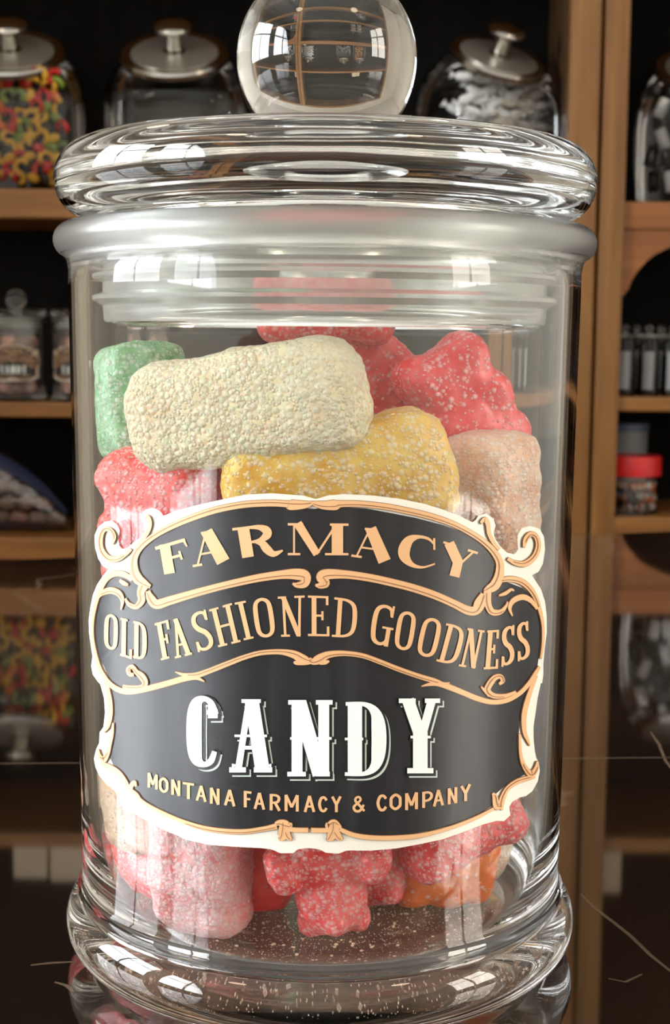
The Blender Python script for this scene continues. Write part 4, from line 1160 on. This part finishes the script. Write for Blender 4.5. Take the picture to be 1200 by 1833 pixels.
# right cabinet: small dark jars on the middle shelf
def tube_jar(loc, label):
    t = empty('spice_jar', loc); tag(t, label, 'jar', 'small dark jars on the right middle shelf')
    r = .0205
    link('glass_body', lathe_bm([(0, 0), (r * .92, 0), (r, .003), (r, .100), (r * .9, .106), (r * .86, .108), (0, .108)], 32), M['thin'], t, angle=50)
    link('contents', lathe_bm([(0, .004), (r * .9, .004), (r * .9, .078), (0, .080)], 24), PM['ink'], t, angle=50)
    lb = bmesh.new(); n = 8; A = []
    for k in range(n + 1):
        a = -PI / 2 - .75 + 1.0 * k / n
        A.append([lb.verts.new(((r + .0004) * math.cos(a), (r + .0004) * math.sin(a), z)) for z in (.012, .085)])
    for p0, p1 in zip(A[:-1], A[1:]): lb.faces.new((p0[0], p1[0], p1[1], p0[1]))
    link('paper_label', lb, PM['grey'], t)  # plain grey upright strip wrapped on the front left of the glass
    link('lid', lathe_bm([(0, .109), (r * .8, .109), (r * 1.02, .111), (r * 1.02, .117), (r * .7, .119), (r * .25, .120), (r * .25, .122)] + [(.0075 * math.cos(math.radians(q)), .129 + .0075 * math.sin(math.radians(q))) for q in range(-70, 90, 20)] + [(0, .1365)], 28), M['glass'], t, angle=50)
    return t
for i, px in enumerate((1124, 1167, 1210)):
    tube_jar(sh(px, YC + .075, TR['middle'] + .0005), ['small dark jar with grey label beside the post on the right shelf', 'small dark jar with grey label, second from the post', 'small dark jar with grey label cut by the right edge of the photo'][i])
for i, px in enumerate((1145, 1188)):
    t = tube_jar(sh(px, YC + .150, TR['middle'] + .0005), ['small dark jar in the back row, behind the first two', 'small dark jar in the back row, near the photo edge'][i])
o = sweet('roll', 'pink', sh(1098, YC + .050, TR['middle'] + .0195), (0, PI / 2, 0), 'pink wrapped candy roll standing against the right post', 'roll by the post')

# red-lidded tub of wrapped sweets
tub = empty('candy_tub', sh(1142, YC + .075, TR['lower'] + .0005)); tag(tub, 'clear plastic tub of wrapped sweets with a red screw lid', 'tub')
r = .0545
link('tub_body', lathe_bm([(0, 0), (r * .93, 0), (r * .98, .004), (r * .98, .064), (r * .93, .069), (r * .93, .080), (0, .080)], 48), M['clearplastic'], tub, angle=50)
lb = lathe_bm([(0, .112), (r * 1.02, .112), (r * 1.06, .109), (r * 1.06, .074), (r * 1.0, .0735), (r * 1.0, .082), (0, .083)], 72)
for v in lb.verts:
    rr = math.hypot(v.co.x, v.co.y)
    if rr > r * 1.05:
        k = int(round(math.atan2(v.co.y, v.co.x) / (2 * PI / 72)))
        if k % 2: v.co.x *= .988; v.co.y *= .988
link('red_lid', lb, M['redlid'], tub, angle=35)['label'] = 'ribbed red plastic lid'
for kz in range(3):
    for q in range(7):
        a = -PI / 2 + (q - 3 + .5 * (kz % 2)) * .42; col = R1.choice(['pink', 'ink', 'white', 'cream', 'orange', 'grey'])
        nm = {'ink': 'black'}.get(col, col)
        sweet('wrapped', col, tub.location + Vector((.0335 * math.cos(a), .0335 * math.sin(a), .013 + kz * .020)), (R1.uniform(-.3, .3), R1.uniform(-.2, .2), a + PI / 2), '%s wrapped sweet in the red-lidded tub' % nm, 'sweets in the red-lidded tub, ' + nm)
gt = empty('storage_tub', sh(1120, YC + .24, TR['lower'] + .0005)); tag(gt, 'grey storage tub in the shadow behind the red-lidded tub', 'tub')
link('tub_body', lathe_bm([(0, 0), (.05, 0), (.054, .004), (.056, .15), (0, .15)], 32), PM['grey'], gt, angle=50)
link('lid', lathe_bm([(0, .1505), (.058, .1505), (.058, .165), (.054, .168), (0, .168)], 32), PM['blue'], gt, angle=50)

# cream boxes on the high shelves, seen only as reflections in the counter
for i, (x0, x1, zt, lab) in enumerate(((1100, 1165, .100, 'cream card box on the high right shelf, mirrored at lower right of the counter'), (-5, 60, .08, 'cream card box on the high left shelf, mirrored at the left photo edge'), (66, 140, .085, 'cream card box on the high left shelf, mirrored just left of the big jar'))):
    a, b_ = sh(x0, YC + .05, .9), sh(x1, YC + .05, .9)
    wd = (b_.x - a.x)
    bx = empty('card_box', ((a.x + b_.x) / 2, YC + .10, .8655)); tag(bx, lab, 'box')
    link('box_body', bbox_bm(-wd / 2, wd / 2, -.05, .05, 0, zt, .002), M['card'], bx, smooth=False)
    link('box_flap', bbox_bm(-wd / 2 + .001, wd / 2 - .001, -.0512, .03, zt - .018, zt + .0012, .0008, 1), M['card'], bx, smooth=False)
# ------------------------------------------------------------------ view
scn.view_settings.view_transform = 'Standard'
scn.view_settings.look = 'None'
scn.view_settings.gamma = 1.0
scn.view_settings.use_curve_mapping = False
scn.view_settings.exposure = 0.0
cy = scn.cycles
cy.max_bounces = 24; cy.transmission_bounces = 20; cy.glossy_bounces = 10; cy.diffuse_bounces = 4
cy.transparent_max_bounces = 24
cy.caustics_reflective = True; cy.caustics_refractive = True
cy.blur_glossy = 0.3
cy.sample_clamp_indirect = 8
cy.use_denoising = True
